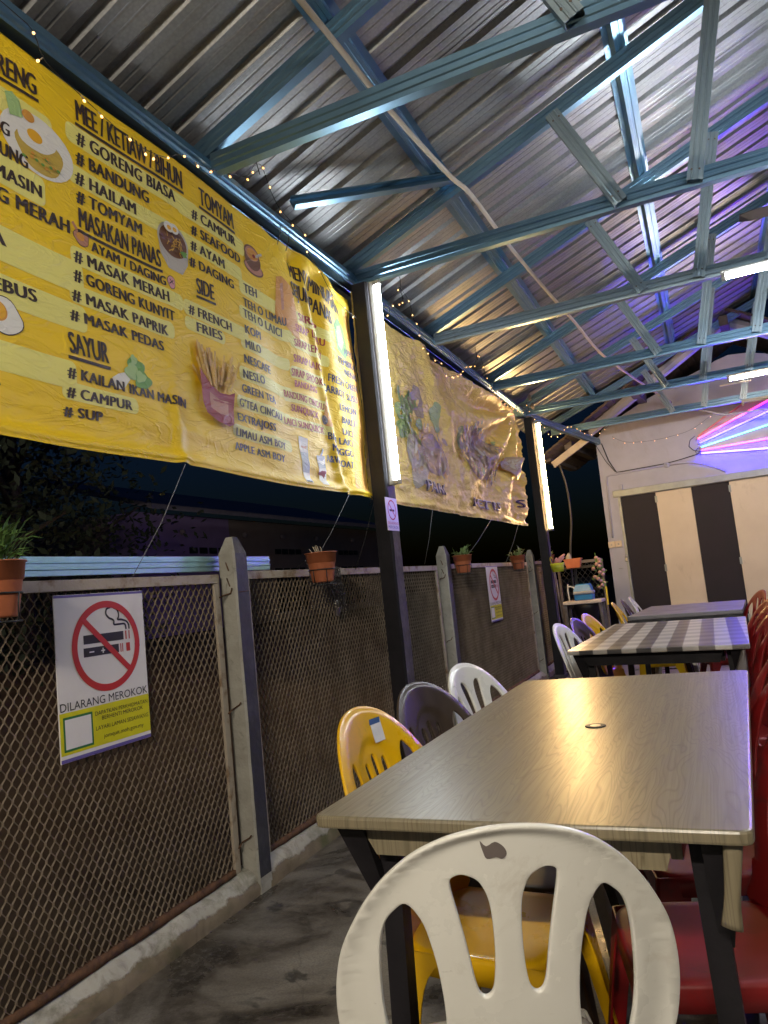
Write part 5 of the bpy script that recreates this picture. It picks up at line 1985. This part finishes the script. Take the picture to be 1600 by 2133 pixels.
def seat_geo(mb):
    A, Bq = .180, .170
    NN = 48
    rings = []

    def ring(k, z, dish=True):
        out = []
        for i in range(NN):
            a = 2 * pi * i / NN
            c, s = cos(a), sin(a)
            e = 0.42
            x = A * math.copysign(abs(c) ** e, c) * k
            y = Bq * math.copysign(abs(s) ** e, s) * k
            x *= 1 - .08 * (-y / Bq * .5 + .5) * 0.6
            zz = z
            if dish:
                zz += -.012 * (1 - (x / A) ** 2) * (1 - (y / Bq) ** 2) + (.006 * sm(.10, .2, -y))
            out.append((x, y - .016, zz - .07))
        return out
    for k in (.04, .25, .45, .65, .82, .93):
        rings.append(ring(k, .438))
    rings.append(ring(.985, .434))
    rings.append(ring(1.0, .426, False))
    rings.append(ring(1.008, .385, False))
    rings.append(ring(.990, .385, False))
    rings.append(ring(.982, .424, False))
    for k in (.93, .7, .4, .04):
        rings.append(ring(k, .432))
    vs = [p for r in rings for p in r]
    fs = []
    for j in range(len(rings) - 1):
        for i in range(NN):
            i2 = (i + 1) % NN
            fs.append((j * NN + i, j * NN + i2, (j + 1) * NN + i2, (j + 1) * NN + i))
    fs += [tuple(range(NN - 1, -1, -1)), tuple(range((len(rings) - 1) * NN, len(rings) * NN))]
    mb.add(vs, fs, 0, True)


def leg_geo(mb, sx, sy):
    """angled leg: two tapering webs meeting in a rounded outer corner"""
    n_ = 14
    tx, ty, tz = .172 * sx, (.150 if sy > 0 else -.180), .361
    bx, by = .196 * sx, (.205 if sy > 0 else -.205)
    vs, fs = [], []
    for i in range(n_ + 1):
        q = i / n_
        z = tz * (1 - q)
        cx, cy_ = tx + (bx - tx) * q, ty + (by - ty) * q
        w1 = .052 - .016 * q + .07 * exp(-(tz - z) / .035)
        th = .0045
        c = .010
        prof = [(-w1, 0), (-c, 0), (-c * .3, -c * .3), (0, -c), (0, -w1), (-th, -w1), (-th, -c), (-th - c * .3, -th - c * .3), (-c, -th), (-w1, -th)]
        for a, d in prof:
            vs.append((cx + a * sx, cy_ + d * sy, z))
    m = 10
    for i in range(n_):
        for k in range(m):
            fs.append((i * m + k, i * m + (k + 1) % m, (i + 1) * m + (k + 1) % m, (i + 1) * m + k))
    fs += [tuple(range(m)), tuple(range(n_ * m, n_ * m + m))]
    mb.add(vs, fs, 0, False)


PROTO = {}


def chair(design, mat, loc, rz, label, group):
    key = (design, mat)
    if key not in PROTO:
        base = next((p for k, p in PROTO.items() if k[0] == design), None)
        if base is None:
            t = thing('plastic_chair', label, 'chair', (0, 0, 0), group)
            b = MB().frombm(backrest_bm(design), 0, True)
            b.build('backrest', mat, t, fixn=False)
            b = MB()
            seat_geo(b)
            b.build('seat', mat, t)
            for sx in (-1, 1):
                for sy in (-1, 1):
                    b = MB()
                    leg_geo(b, sx, sy)
                    b.build('leg', mat, t)
            t.location = loc
            t.rotation_euler = (0, 0, rz)
            PROTO[key] = t
            return t
        src = base
        om = [k for k, p in PROTO.items() if p is base][0][1]
        t = dup(src, loc, rz, label, group, {om: mat})
        PROTO[key] = t
        return t
    return dup(PROTO[key], loc, rz, label, group)


LG, RG = 'plastic chairs along the fence side of the tables', 'red plastic chairs along the right side of the tables'
FN = -pi / 2
# nearest chair, its back to the viewer
near_rz = radians(24)
bt = Vector((-.273, .872))
lo_ = Vector((0, -.195 - .486 * sin(RECL)))
rot = Matrix.Rotation(near_rz, 2)
rp = bt - rot @ lo_
nc = chair(4, 'plastic_white', (rp.x, rp.y, 0), near_rz, 'scuffed cream white plastic chair in the foreground, its back to the viewer', 'plastic chair at the head of the table')
chair(4, 'plastic_white', (-.545, 2.48, 0), FN - .20, 'white plastic chair third along the near wood table, beside the grey chair', LG)
chair(5, 'plastic_yellow', (-.54, 1.67, 0), FN - .07, 'yellow plastic chair with a sticker at the near wood table', LG)
chair(5, 'plastic_grey', (-.55, 2.04, 0), FN - .20, 'shiny dark grey plastic chair between the yellow and white chairs at the near table', LG)
chair(4, 'plastic_white', (-.53, 4.26, 0), FN - .15, 'white plastic chair at the near corner of the checked table', LG)
chair(5, 'plastic_grey', (-.50, 4.64, 0), FN - .15, 'dark plastic chair at the checked table between white and yellow chairs', LG)
chair(5, 'plastic_yellow', (-.49, 5.03, 0), FN - .15, 'yellow plastic chair at the checked table behind the dark chair', LG)
chair(5, 'plastic_yellow', (-.46, 6.42, 0), FN + .03, 'yellow plastic chair at the near end of the farthest grey table', LG)
chair(5, 'plastic_grey', (-.43, 6.80, 0), FN + .02, 'dark plastic chair at the farthest grey table between yellow and white', LG)
chair(4, 'plastic_white', (-.40, 7.22, 0), FN, 'white plastic chair at the far end of the farthest grey table', LG)
RN = pi / 2
chair(4, 'plastic_red', (-.13, 1.68, 0), RN + .26, 'red plastic chair pushed under the near wood table, nearest red one', RG)
chair(4, 'plastic_red', (-.13, 2.18, 0), RN + .26, 'second red plastic chair along the near wood table', RG)
chair(4, 'plastic_red', (-.10, 2.66, 0), RN + .26, 'third red plastic chair at the far corner of the near wood table', RG)
chair(4, 'plastic_red', (-.04, 3.62, 0), RN + .26, 'red plastic chair with a worn rim at the near corner of the checked table', RG)
chair(4, 'plastic_red', (-.04, 4.14, 0), RN + .26, 'second red plastic chair along the checked table', RG)
chair(4, 'plastic_red', (-.03, 4.60, 0), RN + .26, 'third red plastic chair along the checked table', RG)
chair(4, 'plastic_red', (-.02, 5.05, 0), RN + .26, 'fourth red plastic chair at the far end of the checked table', RG)
chair(4, 'plastic_red', (.01, 6.35, 0), RN + .26, 'red plastic chair at the farthest grey table in front of the door stripes', RG)

# chip on the near chair
Rz = Matrix.Rotation(near_rz, 3, 'Z')
chip = [(-.004, -.030), (.006, -.022), (.017, -.027), (.024, -.019), (.021, -.035), (.017, -.044), (.006, -.043), (-.001, -.046), (-.007, -.040)]
bmc = flat_shape([spline(chip, True, 3)], .0001, 0, .008)
bmc.verts.index_update()
b = MB()
vs = []
for p in bmc.verts:
    q = back_map(-p.co.x - .002, -p.co.y, -.0052 - p.co.z * .5)
    q = Rz @ q
    vs.append((q.x + rp.x, q.y + rp.y, q.z))
b.add(vs, [[p.index for p in q.verts] for q in bmc.faces])
bmc.free()


def local_child(mb, name, mat, par):
    me = bpy.data.meshes.new(name)
    inv = (Matrix.Translation(par.location) @ Matrix.Rotation(par.rotation_euler.z, 4, 'Z')).inverted()
    me.from_pydata([(inv @ Vector(p))[:] for p in mb.v], [], mb.f)
    me.materials.append(MATS[mat])
    o = bpy.data.objects.new(name, me)
    COL.objects.link(o)
    o.parent = par
    return o


local_child(b, 'scuff_mark', 'chip', nc)
# sticker on the yellow chair
ych = [o for o in COL.objects if o.get('label', '').startswith('yellow plastic chair with a sticker')][0]
for (u0, u1, s0, s1, mm, nm, dd) in ((-.075, -.028, .040, .100, 'sticker', 'sticker', .0046), (-.075, -.028, .040, .054, 'sticker_blue', 'sticker_band', .0052)):
    vs = []
    for i in range(5):
        for j in range(5):
            vs.append(back_map(u0 + (u1 - u0) * i / 4 + .006 * (j / 4), s0 + (s1 - s0) * j / 4, dd))
    me = bpy.data.meshes.new(nm)
    me.from_pydata([v[:] for v in vs], [], [(i * 5 + j, i * 5 + 5 + j, i * 5 + 6 + j, i * 5 + 1 + j) for i in range(4) for j in range(4)])
    me.materials.append(MATS[mm])
    o = bpy.data.objects.new(nm, me)
    COL.objects.link(o)
    o.parent = ych

# ================================================================== tables
def quad_table(label, P, mat, legs, apron=True, th=.022, flap=None, name='dining_table', skirt=0):
    """P: four top corners nl, nr, fr, fl at z = .75"""
    nl, nr, fr, fl = [Vector((p[0], p[1], 0)) for p in P]
    c = (nl + nr + fr + fl) / 4
    t = thing(name, label, 'table', (c.x, c.y, 0))
    t.location = (nl.x, nl.y, 0)
    def at(u, v, z):
        q = (nl * (1 - u) + nr * u) * (1 - v) + (fl * (1 - u) + fr * u) * v
        return (q.x, q.y, z)
    bm = bmesh.new()
    w_, l_ = (nr - nl).length, (fl - nl).length
    r = .018
    pts = []
    for cu, cv, a in ((1, 1, 0), (0, 1, pi / 2), (0, 0, pi), (1, 0, 1.5 * pi)):
        for k in range(4):
            aa = a + k * pi / 6
            pts.append((cu - (r - r * cos(aa) * 1) / w_ if cu else (r + r * cos(aa)) / w_, cv - (r - r * sin(aa)) / l_ if cv else (r + r * sin(aa)) / l_))
    lo = [bm.verts.new(at(u, v, .75 - th)) for u, v in pts]
    hi = [bm.verts.new(at(u, v, .75)) for u, v in pts]
    n_ = len(pts)
    bm.faces.new(hi)
    bm.faces.new(lo[::-1])
    for i in range(n_):
        bm.faces.new((lo[i], lo[(i + 1) % n_], hi[(i + 1) % n_], hi[i]))
    bmesh.ops.recalc_face_normals(bm, faces=bm.faces)
    ed = [e for e in bm.edges if abs(e.verts[0].co.z - e.verts[1].co.z) < 1e-6]
    bmesh.ops.bevel(bm, geom=ed, offset=.005, segments=2, profile=.5, affect='EDGES')
    b = MB().frombm(bm)
    b.build('table_top', mat, t)
    iu, iv = .09 / w_, .075 / l_
    am = mat if apron == 'wrap' else 'black_paint'
    b = MB()
    zt, zb = .75 - th - .001, .668
    k1 = iu * .5
    for (a, c_, d0) in ((0, 1, 'n'), (0, 1, 'f'), (0, 1, 'l'), (0, 1, 'r')):
        pass
    uu = (.060 / w_, 1 - .11 / w_)
    vv = (.055 / l_, 1 - .06 / l_)
    tk = .018
    for (p, q, inn) in (((uu[0], vv[0]), (uu[1], vv[0]), (0, tk / l_)), ((uu[0], vv[1]), (uu[1], vv[1]), (0, -tk / l_)), ((uu[0], vv[0] + .03), (uu[0], vv[1] - .03), (tk / w_, 0)), ((uu[1], vv[0] + .03), (uu[1], vv[1] - .03), (-tk / w_, 0))):
        g = .035 / w_ if inn[0] == 0 else 0
        vs = [at(p[0], p[1], zt), at(q[0], q[1], zt), at(q[0] - g * .6, q[1], zb), at(p[0] + g, p[1], zb)]
        vs += [at(p[0] + inn[0], p[1] + inn[1], zt), at(q[0] + inn[0], q[1] + inn[1], zt), at(q[0] + inn[0] - g * .6, q[1] + inn[1], zb), at(p[0] + inn[0] + g, p[1] + inn[1], zb)]
        b.add(vs, [(0, 1, 2, 3), (7, 6, 5, 4), (0, 4, 5, 1), (1, 5, 6, 2), (2, 6, 7, 3), (3, 7, 4, 0)])
    b.build('apron', am, t)
    lh = .019
    lu = (.100 / w_, 1 - .082 / w_)
    lv = (.115 / l_, 1 - .115 / l_)
    for u in lu:
        for v in lv:
            x, y, _ = at(u, v, 0)
            dx = -.02 if u < .5 else .02
            b = MB()
            vs = []
            for z, ox in ((0, dx), (.729, 0)):
                for a, c_ in ((-lh, -lh), (lh, -lh), (lh, lh), (-lh, lh)):
                    vs.append((x + a + ox, y + c_, z))
            b.add(vs, [(0, 3, 2, 1), (4, 5, 6, 7), (0, 1, 5, 4), (1, 2, 6, 5), (2, 3, 7, 6), (3, 0, 4, 7)])
            lg = b.build('leg', legs, t)
            # slanted bracket from the corner of the top down to the leg
            cx_, cy__, _ = at(0.03 if u < .5 else .97, .02 if v < .5 else .98, 0)
            b = MB()
            P0 = Vector((cx_, cy__ + (.02 if v < .5 else -.02), .724))
            P1 = Vector((x + (-.028 if u < .5 else .028), y, .54))
            nrm = Vector((0, .011, 0))
            wv_ = Vector((.055 if u < .5 else -.055, 0, 0))
            vs = [P0 - nrm, P0 + wv_ - nrm, P1 + wv_ * .35 - nrm, P1 - nrm, P0 + nrm, P0 + wv_ + nrm, P1 + wv_ * .35 + nrm, P1 + nrm]
            b.add(vs, [(0, 1, 2, 3), (7, 6, 5, 4), (0, 4, 5, 1), (1, 5, 6, 2), (2, 6, 7, 3), (3, 7, 4, 0)])
            b.build('bracket', legs, lg)
    for u in lu:
        b = MB()
        p, q = Vector(at(u, lv[0], .13)), Vector(at(u, lv[1], .13))
        b.prism([(-.015, -.015), (.015, -.015), (.015, .015), (-.015, .015)], p + Vector((0, .03, 0)), q - Vector((0, .03, 0)))
        b.build('stretcher', legs, t)
    return t, at


t1, at1 = quad_table('near dining table wrapped in shiny grey wood grain vinyl', ((-.717, 1.172), (.003, 1.173), (.066, 2.785), (-.70, 2.752)), 'wood_vinyl', 'black_paint', 'wrap')
# umbrella hole: black rim, brass disc added inside to stand for a glint
hc = (-.318, 1.905, .75)
b = MB()
b.lathe([(.0225, -.001), (.0255, -.001), (.0255, .0022), (.0225, .0022)], hc, 28)
rim = b.build('hole_rim', 'cable_black', t1)
b = MB()
b.lathe([(.0223, -.001), (.0223, .0004), (.018, .0016), (.010, .0026), (.0008, .003)], hc, 24)
b.build('hole_glint_disc', 'brass', rim)
# folded vinyl corner hanging at the right front leg
b = MB()
vs = []
n_, m_ = 14, 12
for i in range(n_ + 1):
    q = i / n_
    z = .727 - .125 * q
    w_ = .0135 - .002 * sin(pi * q)
    for k in range(m_):
        a = 2 * pi * k / m_
        wr = 1 + .05 * sin(7 * q + 2 * a) + (.05 if q > .8 else 0)
        vs.append((-.026 - .018 * q + w_ * cos(a) * wr, 1.200 + .006 * sin(a) * wr + .004 * q, z - .004 * cos(a) * q))
fs = [(i * m_ + k, i * m_ + (k + 1) % m_, (i + 1) * m_ + (k + 1) % m_, (i + 1) * m_ + k) for i in range(n_) for k in range(m_)]
fs += [tuple(range(m_)), tuple(range(n_ * m_, n_ * m_ + m_))]
b.add(vs, fs, 0, True)
b.build('folded_corner', 'wood_vinyl', t1)

t2, at2 = quad_table('middle dining table under a black and white checked vinyl cover', ((-.716, 3.70), (.106, 3.56), (.156, 5.15), (-.665, 5.285)), 'gingham_vinyl', 'black_paint')
b = MB()
vs = []
for i in range(9):
    q = i / 8
    w_ = .008 + .034 * q
    for k in range(8):
        a = 2 * pi * k / 8
        vs.append((.080 - .035 * q + w_ * cos(a) * (1 + .2 * sin(3 * a)), 3.60 + .02 * sin(a) + .01 * q, .727 - .17 * q))
b.add(vs, [(i * 8 + k, i * 8 + (k + 1) % 8, (i + 1) * 8 + (k + 1) % 8, (i + 1) * 8 + k) for i in range(8) for k in range(8)] + [tuple(range(8)), tuple(range(64, 72))], 0, True)
b.build('folded_corner', 'gingham_vinyl', t2)
t3, at3 = quad_table('farthest dining table under a plain dark grey cloth', ((-.647, 5.93), (.162, 5.82), (.233, 7.02), (-.555, 7.14)), 'grey_cloth', 'black_paint', 'wrap', .03)
b = MB()
vs = []
n_ = 60
for dd in (0, .003):
    for i in range(n_ + 1):
        u = i / n_
        for j in range(5):
            x, y, z = at3(u, .0, .719 - .085 * j / 4)
            vs.append((x, y - .002 - dd + .010 * sin(u * 34) * (j / 4) + .004 * sin(u * 90) * (j / 4) ** 2, z + (.012 * sin(u * 17) * (j == 4))))
N_ = (n_ + 1) * 5
fs = []
for i in range(n_):
    for j in range(4):
        q = (i * 5 + j, i * 5 + 5 + j, i * 5 + 6 + j, i * 5 + 1 + j)
        fs += [q, tuple(k + N_ for k in q[::-1])]
b.add(vs, fs, 0, True)
b.build('cloth_skirt', 'vinyl_dark', t3, fixn=False)

# ================================================================== back corner clutter
BY = 8.85
g = thing('back_gate', 'black diamond mesh gate panel joining the fence to the white wall', 'gate', (-1.5, 9.6, 0))
v, f = diamond_mesh(-1.80, -1.27, .10, 1.24, 9.60, pw=.035, hh=.042, w=.004, axis='x')
MB().add(v, f).build('mesh', 'mesh_black', g, fixn=False)
b = MB()
b.box((-1.83, 9.59, 1.24), (-1.25, 9.615, 1.275))
b.box((-1.83, 9.59, .05), (-1.80, 9.615, 1.239))
b.box((-1.275, 9.59, .05), (-1.25, 9.615, 1.239))
b.build('frame', 'old_wood', g)
b = MB()
b.box((-1.62, 9.56, .55), (-1.585, 9.588, 1.24))
b.box((-1.80, 9.56, 1.17), (-1.30, 9.588, 1.205))
b.build('wooden_brace', 'mesh_black', g)

t = thing('wash_stand', 'small white topped stand on dark legs holding a black basin', 'stand', (-1.42, BY, 0))
b = MB()
b.box((-1.645, BY - .16, .755), (-1.20, BY + .16, .795), 0, .01)
b.build('stand_top', 'stand_top', t)
for x, y in ((-1.62, BY - .13), (-1.225, BY - .13), (-1.62, BY + .13), (-1.225, BY + .13)):
    b = MB()
    d = .04 if x > -1.4 else -.01
    b.prism([(-.016, -.016), (.016, -.016), (.016, .016), (-.016, .016)], (x + d, y, 0), (x, y, .754))
    b.build('leg', 'old_wood', t)
b = MB()
b.lathe([(.06, .52), (.12, .56), (.15, .70), (.155, .753), (.14, .753), (.11, .58), (.001, .56)], (-1.40, BY, 0), 20)
b.build('basin', 'black_paint', t)
t = thing('water_bin', 'small blue and grey swing lid bin on the wash stand', 'bin', (-1.40, BY, .796))
b = MB()
b.box((-1.515, BY - .10, .796), (-1.305, BY + .10, .865), 0, .012)
b.build('body', 'bin_blue', t)
b = MB()
b.box((-1.525, BY - .11, .866), (-1.295, BY + .11, .90), 0, .012)
b.build('rim', 'bin_grey', t)
b = MB()
vs = []
for k, (w_, z) in enumerate(((.108, .901), (.103, .93), (.085, .975), (.075, .985))):
    vs += [(-1.41 - w_, BY - .10 + .02 * k, z), (-1.41 + w_ * .9, BY - .10 + .02 * k, z), (-1.41 + w_ * .9, BY + .10, z), (-1.41 - w_, BY + .10, z)]
fs = [(i * 4 + k, i * 4 + (k + 1) % 4, i * 4 + 4 + (k + 1) % 4, i * 4 + 4 + k) for i in range(3) for k in range(4)] + [(0, 3, 2, 1), (12, 13, 14, 15)]
b.add(vs, fs)
b.build('lid', 'bin_blue', t)
t = thing('faucet', 'white curved tap beside the blue bin', 'tap', (-1.57, BY, .8))
b = MB()
b.tube(spline([(-1.59, BY, .796), (-1.595, BY, .93), (-1.58, BY, .965), (-1.53, BY - .02, .955), (-1.50, BY - .03, .92)], False, 5), .009, 8)
b.build('spout', 'sticker', t)
b = MB()
b.tube([(-1.60, BY, .96), (-1.58, BY - .01, .995)], .007, 6)
b.build('handle', 'sticker', t)
t = thing('hanging_basket', 'yellow green plastic basket hung on the warm lit post', 'basket', (-1.55, 8.15, 1.19))
b = MB()
vs = []
R0 = [(.052, 1.155), (.068, 1.25), (.065, 1.25), (.05, 1.160)]
NN = 20
for r, z in R0:
    for k in range(NN):
        a = 2 * pi * k / NN
        vs.append((-1.54 + r * 1.15 * cos(a), 8.10 + r * sin(a), z))
fs = [(i * NN + k, i * NN + (k + 1) % NN, i * NN + NN + (k + 1) % NN, i * NN + NN + k) for i in range(3) for k in range(NN)] + [tuple(range(NN)), tuple(range(3 * NN, 4 * NN))]
b.add(vs, fs, 0, True)
o = b.build('bowl', 'basket', t)
b = MB()
for z in (1.18, 1.205, 1.23):
    r = .053 + (z - 1.155) * .17
    b.tube([(-1.54 + r * 1.16 * cos(a * pi / 10), 8.10 + r * 1.02 * sin(a * pi / 10), z) for a in range(20)], .0022, 4, closed=True)
b.build('rib', 'yellow_strip', o)
b = MB()
b.tube(spline([(-1.605, 8.115, 1.25), (-1.612, 8.11, 1.30), (-1.60, 8.10, 1.325), (-1.585, 8.10, 1.30)], False, 4), .006, 6)
b.build('hook', 'yellow_strip', t)
t = thing('pink_cloth', 'pink cloth stuffed in the hanging yellow basket', 'cloth', (-1.50, 8.09, 1.27))
b = MB()
for (x, z, dx, dz, w_) in ((-1.54, 1.252, .10, .085, .02), (-1.53, 1.255, .05, .03, .026), (-1.52, 1.26, .07, .05, .022), (-1.55, 1.255, .02, .05, .02)):
    P = [Vector((x, 8.09, z)), Vector((x + dx * .5, 8.07, z + dz * .6)), Vector((x + dx, 8.06, z + dz))]
    b.tube(P, [w_, w_ * .9, w_ * .5], 7)
b.build('cloth', 'pink_cloth', t)
t = thing('trough_planter', 'small terracotta trough with a pointed stone in it on the fence rail', 'planter', (-1.52, 9.2, 1.2))
b = MB()
vs = []
for (w_, d_, z) in ((.080, .045, 1.185), (.100, .055, 1.285), (.108, .06, 1.285), (.108, .06, 1.30), (.098, .05, 1.30), (.09, .045, 1.27)):
    vs += [(-1.55 - w_, 9.2 - d_, z), (-1.55 + w_, 9.2 - d_, z), (-1.55 + w_, 9.2 + d_, z), (-1.55 - w_, 9.2 + d_, z)]
b.add(vs, [(i * 4 + k, i * 4 + (k + 1) % 4, i * 4 + 4 + (k + 1) % 4, i * 4 + 4 + k) for i in range(5) for k in range(4)] + [(0, 3, 2, 1), (20, 21, 22, 23)])
b.build('trough', 'terracotta', t)
b = MB()
b.box((-1.64, 9.155, 1.2701), (-1.46, 9.245, 1.285))
b.build('soil', 'soil', t)
b = MB()
b.tube([(-1.60, 9.2, 1.275), (-1.598, 9.2, 1.33), (-1.59, 9.2, 1.375)], [.045, .034, .010], 7)
b.build('stone', 'stone', t)
b = MB()
b.prism([(-.015, -.015), (.015, -.015), (.015, .015), (-.015, .015)], (-1.55, 9.2, 0), (-1.55, 9.2, 1.184))
b.build('support_stick', 'old_wood', t)
t = thing('rose_garland', 'hanging bunch of faded pink artificial roses by the white wall', 'flowers', (-1.22, 9.2, 1.1))
R = random.Random(5)
fl, lv_ = MB(), MB()
for k in range(15):
    x, z, y = -1.285 + .02 * R.uniform(-3, 3) + .05 * (k / 15), 1.28 - .026 * k, 9.2 + R.uniform(-.03, .03)
    for q in range(4):
        fl.ball((x, y - .006 * q, z), .026 - .005 * q, 0, 7, 5, (1, .6, .9))
    for q in range(3):
        a = R.uniform(0, 6.28)
        c = Vector((x + .03 * cos(a), y + .01, z + .03 * sin(a)))
        lv_.ball(tuple(c), .018, 0, 6, 4, (1, .25, .6))
fl.build('rose_blooms', 'rose', t)
lv_.build('rose_leaves', 'leaf', t)
b = MB()
b.tube([(-1.28, 9.23, 1.34), (-1.25, 9.22, 1.1), (-1.21, 9.22, .85)], .004, 5)
b.build('stem', 'leaf', t)
b = MB()
b.box((-1.205, 9.18, .70), (-1.185, 9.19, .92), 0, .003)
tag(b.build('yellow_strap', 'yellow_strip'), 'yellow strap hanging below the faded roses', 'strap')
b = MB()
b.tube(spline([(-1.60, 9.4, 2.52), (-1.58, 9.4, 2.44), (-1.55, 9.4, 2.28), (-1.535, 9.4, 2.05), (-1.545, 9.4, 1.75), (-1.60, 9.4, 1.4), (-1.62, 9.4, 1.0), (-1.62, 9.4, 0.0)], False, 5), .014, 8)
tag(b.build('bent_pipe', 'vinyl_dark'), 'dark bent pipe standing beyond the warm lit post', 'pipe')
t = thing('broom', 'dark broom leaning on the fence beside the wash stand', 'broom', (-1.70, 8.7, 0))
b = MB()
b.tube([(-1.66, 8.75, .25), (-1.70, 8.72, 1.18)], .012, 7)
b.build('handle', 'old_wood', t)
b = MB()
b.tube([(-1.655, 8.75, .02), (-1.66, 8.75, .14), (-1.66, 8.75, .26)], [.06, .045, .015], 8)
b.build('bristles', 'black_paint', t)

# ================================================================== outside in the dark
h = thing('dark_house', 'dim single storey house beyond the fence, purple and brown painted', 'house', (-9, 10, 0))
b = MB()
b.box((-15, 9.75, -.07), (-9, 20.0, 2.95), 0)
for f_ in range(0):
    pass
b.build('wall', 'house_brown', h)
b = MB()
b.box((-9.0, 9.70, -.07), (-8.985, 12.4, 2.949))
b.box((-9.6, 9.70, -.07), (-9.001, 9.749, 2.949))
b.build('painted_wall', 'house_purple', h)
b = MB()
b.add([(-8.5, 9.6, 2.93), (-8.5, 20.3, 2.93), (-12, 20.3, 4.0), (-12, 9.6, 4.0), (-8.5, 9.6, 3.02), (-8.5, 20.3, 3.02), (-12, 20.3, 4.09), (-12, 9.6, 4.09)], [(0, 1, 2, 3), (7, 6, 5, 4), (0, 4, 5, 1), (1, 5, 6, 2), (2, 6, 7, 3), (3, 7, 4, 0)])
b.build('roof', 'house_eave', h)
for (y0, n_) in ((11.1, 4), (14.1, 4), (17.2, 4)):
    for k in range(n_):
        b = MB()
        b.box((-8.99, y0 + k * .30, 2.22), (-8.978, y0 + k * .30 + .24, 2.34))
        b.build('vent', 'dark_glass', h)
for (y0, y1) in ((14.05, 14.65), (14.75, 15.35), (17.3, 17.9), (18.0, 18.6)):
    b = MB()
    b.box((-8.995, y0, .9), (-8.975, y1, 1.90))
    w_ = b.build('window', 'dark_glass', h)
    b = MB()
    b.box((-8.975, y0 + .29, .9), (-8.955, y0 + .31, 1.9))
    b.box((-8.975, y0, .86), (-8.94, y1, .899))
    b.build('frame', 'house_eave', w_)
for y in (10.9, 12.9, 14.4, 16.0, 18.0):
    b = MB()
    b.ball((-8.95, y, 2.62), .06)
    b.build('wall_lamp', 'house_eave', h)


def dark_tree(x, y, hgt, r, label, seed):
    R = random.Random(seed)
    t = thing('dark_tree', label, 'tree', (x, y, -.07), 'dark trees beyond the fence')
    b = MB()
    b.tube([(x, y, -.07), (x + .1, y, hgt * .3), (x - .1, y + .1, hgt * .6), (x, y, hgt * .85)], [.16, .13, .08, .03], 7)
    for k in range(6):
        a = R.uniform(0, 6.28)
        z = hgt * R.uniform(.25, .6)
        b.tube([(x, y, z), (x + r * .4 * cos(a), y + r * .4 * sin(a), z + hgt * .12), (x + r * .8 * cos(a), y + r * .8 * sin(a), z + hgt * .2)], [.05, .035, .012], 5)
    b.build('trunk', 'bark', t)
    b = MB()
    clumps = [(R.uniform(0, 6.28), R.random() ** .5, R.uniform(.12, 1.0)) for _ in range(90)]
    for (a, q, zz) in clumps:
        wr = r * (1.0 - .55 * abs(zz - .45))
        c = Vector((x + wr * q * cos(a), y + wr * q * sin(a), hgt * zz))
        for k in range(50):
            p = c + Vector((R.gauss(0, .30), R.gauss(0, .30), R.gauss(0, .22)))
            d = Vector((R.uniform(-1, 1), R.uniform(-1, 1), R.uniform(-1, .3))).normalized()
            s = d.orthogonal().normalized()
            L, w_ = R.uniform(.06, .13), R.uniform(.014, .026)
            b.add([p, p + d * L * .5 + s * w_, p + d * L, p + d * L * .5 - s * w_], [(0, 1, 2, 3)])
    b.build('crown', 'foliage', t, fixn=False)
    return t


dark_tree(-6.2, 3.9, 4.6, 1.7, 'dark leafy tree beyond the fence at the left edge', 1)
dark_tree(-7.4, 6.0, 5.0, 1.9, 'dark leafy tree beyond the fence in front of the purple house corner', 2)
dark_tree(-9.5, 7.6, 5.6, 2.0, 'taller dark tree behind the other trees by the purple house', 3)
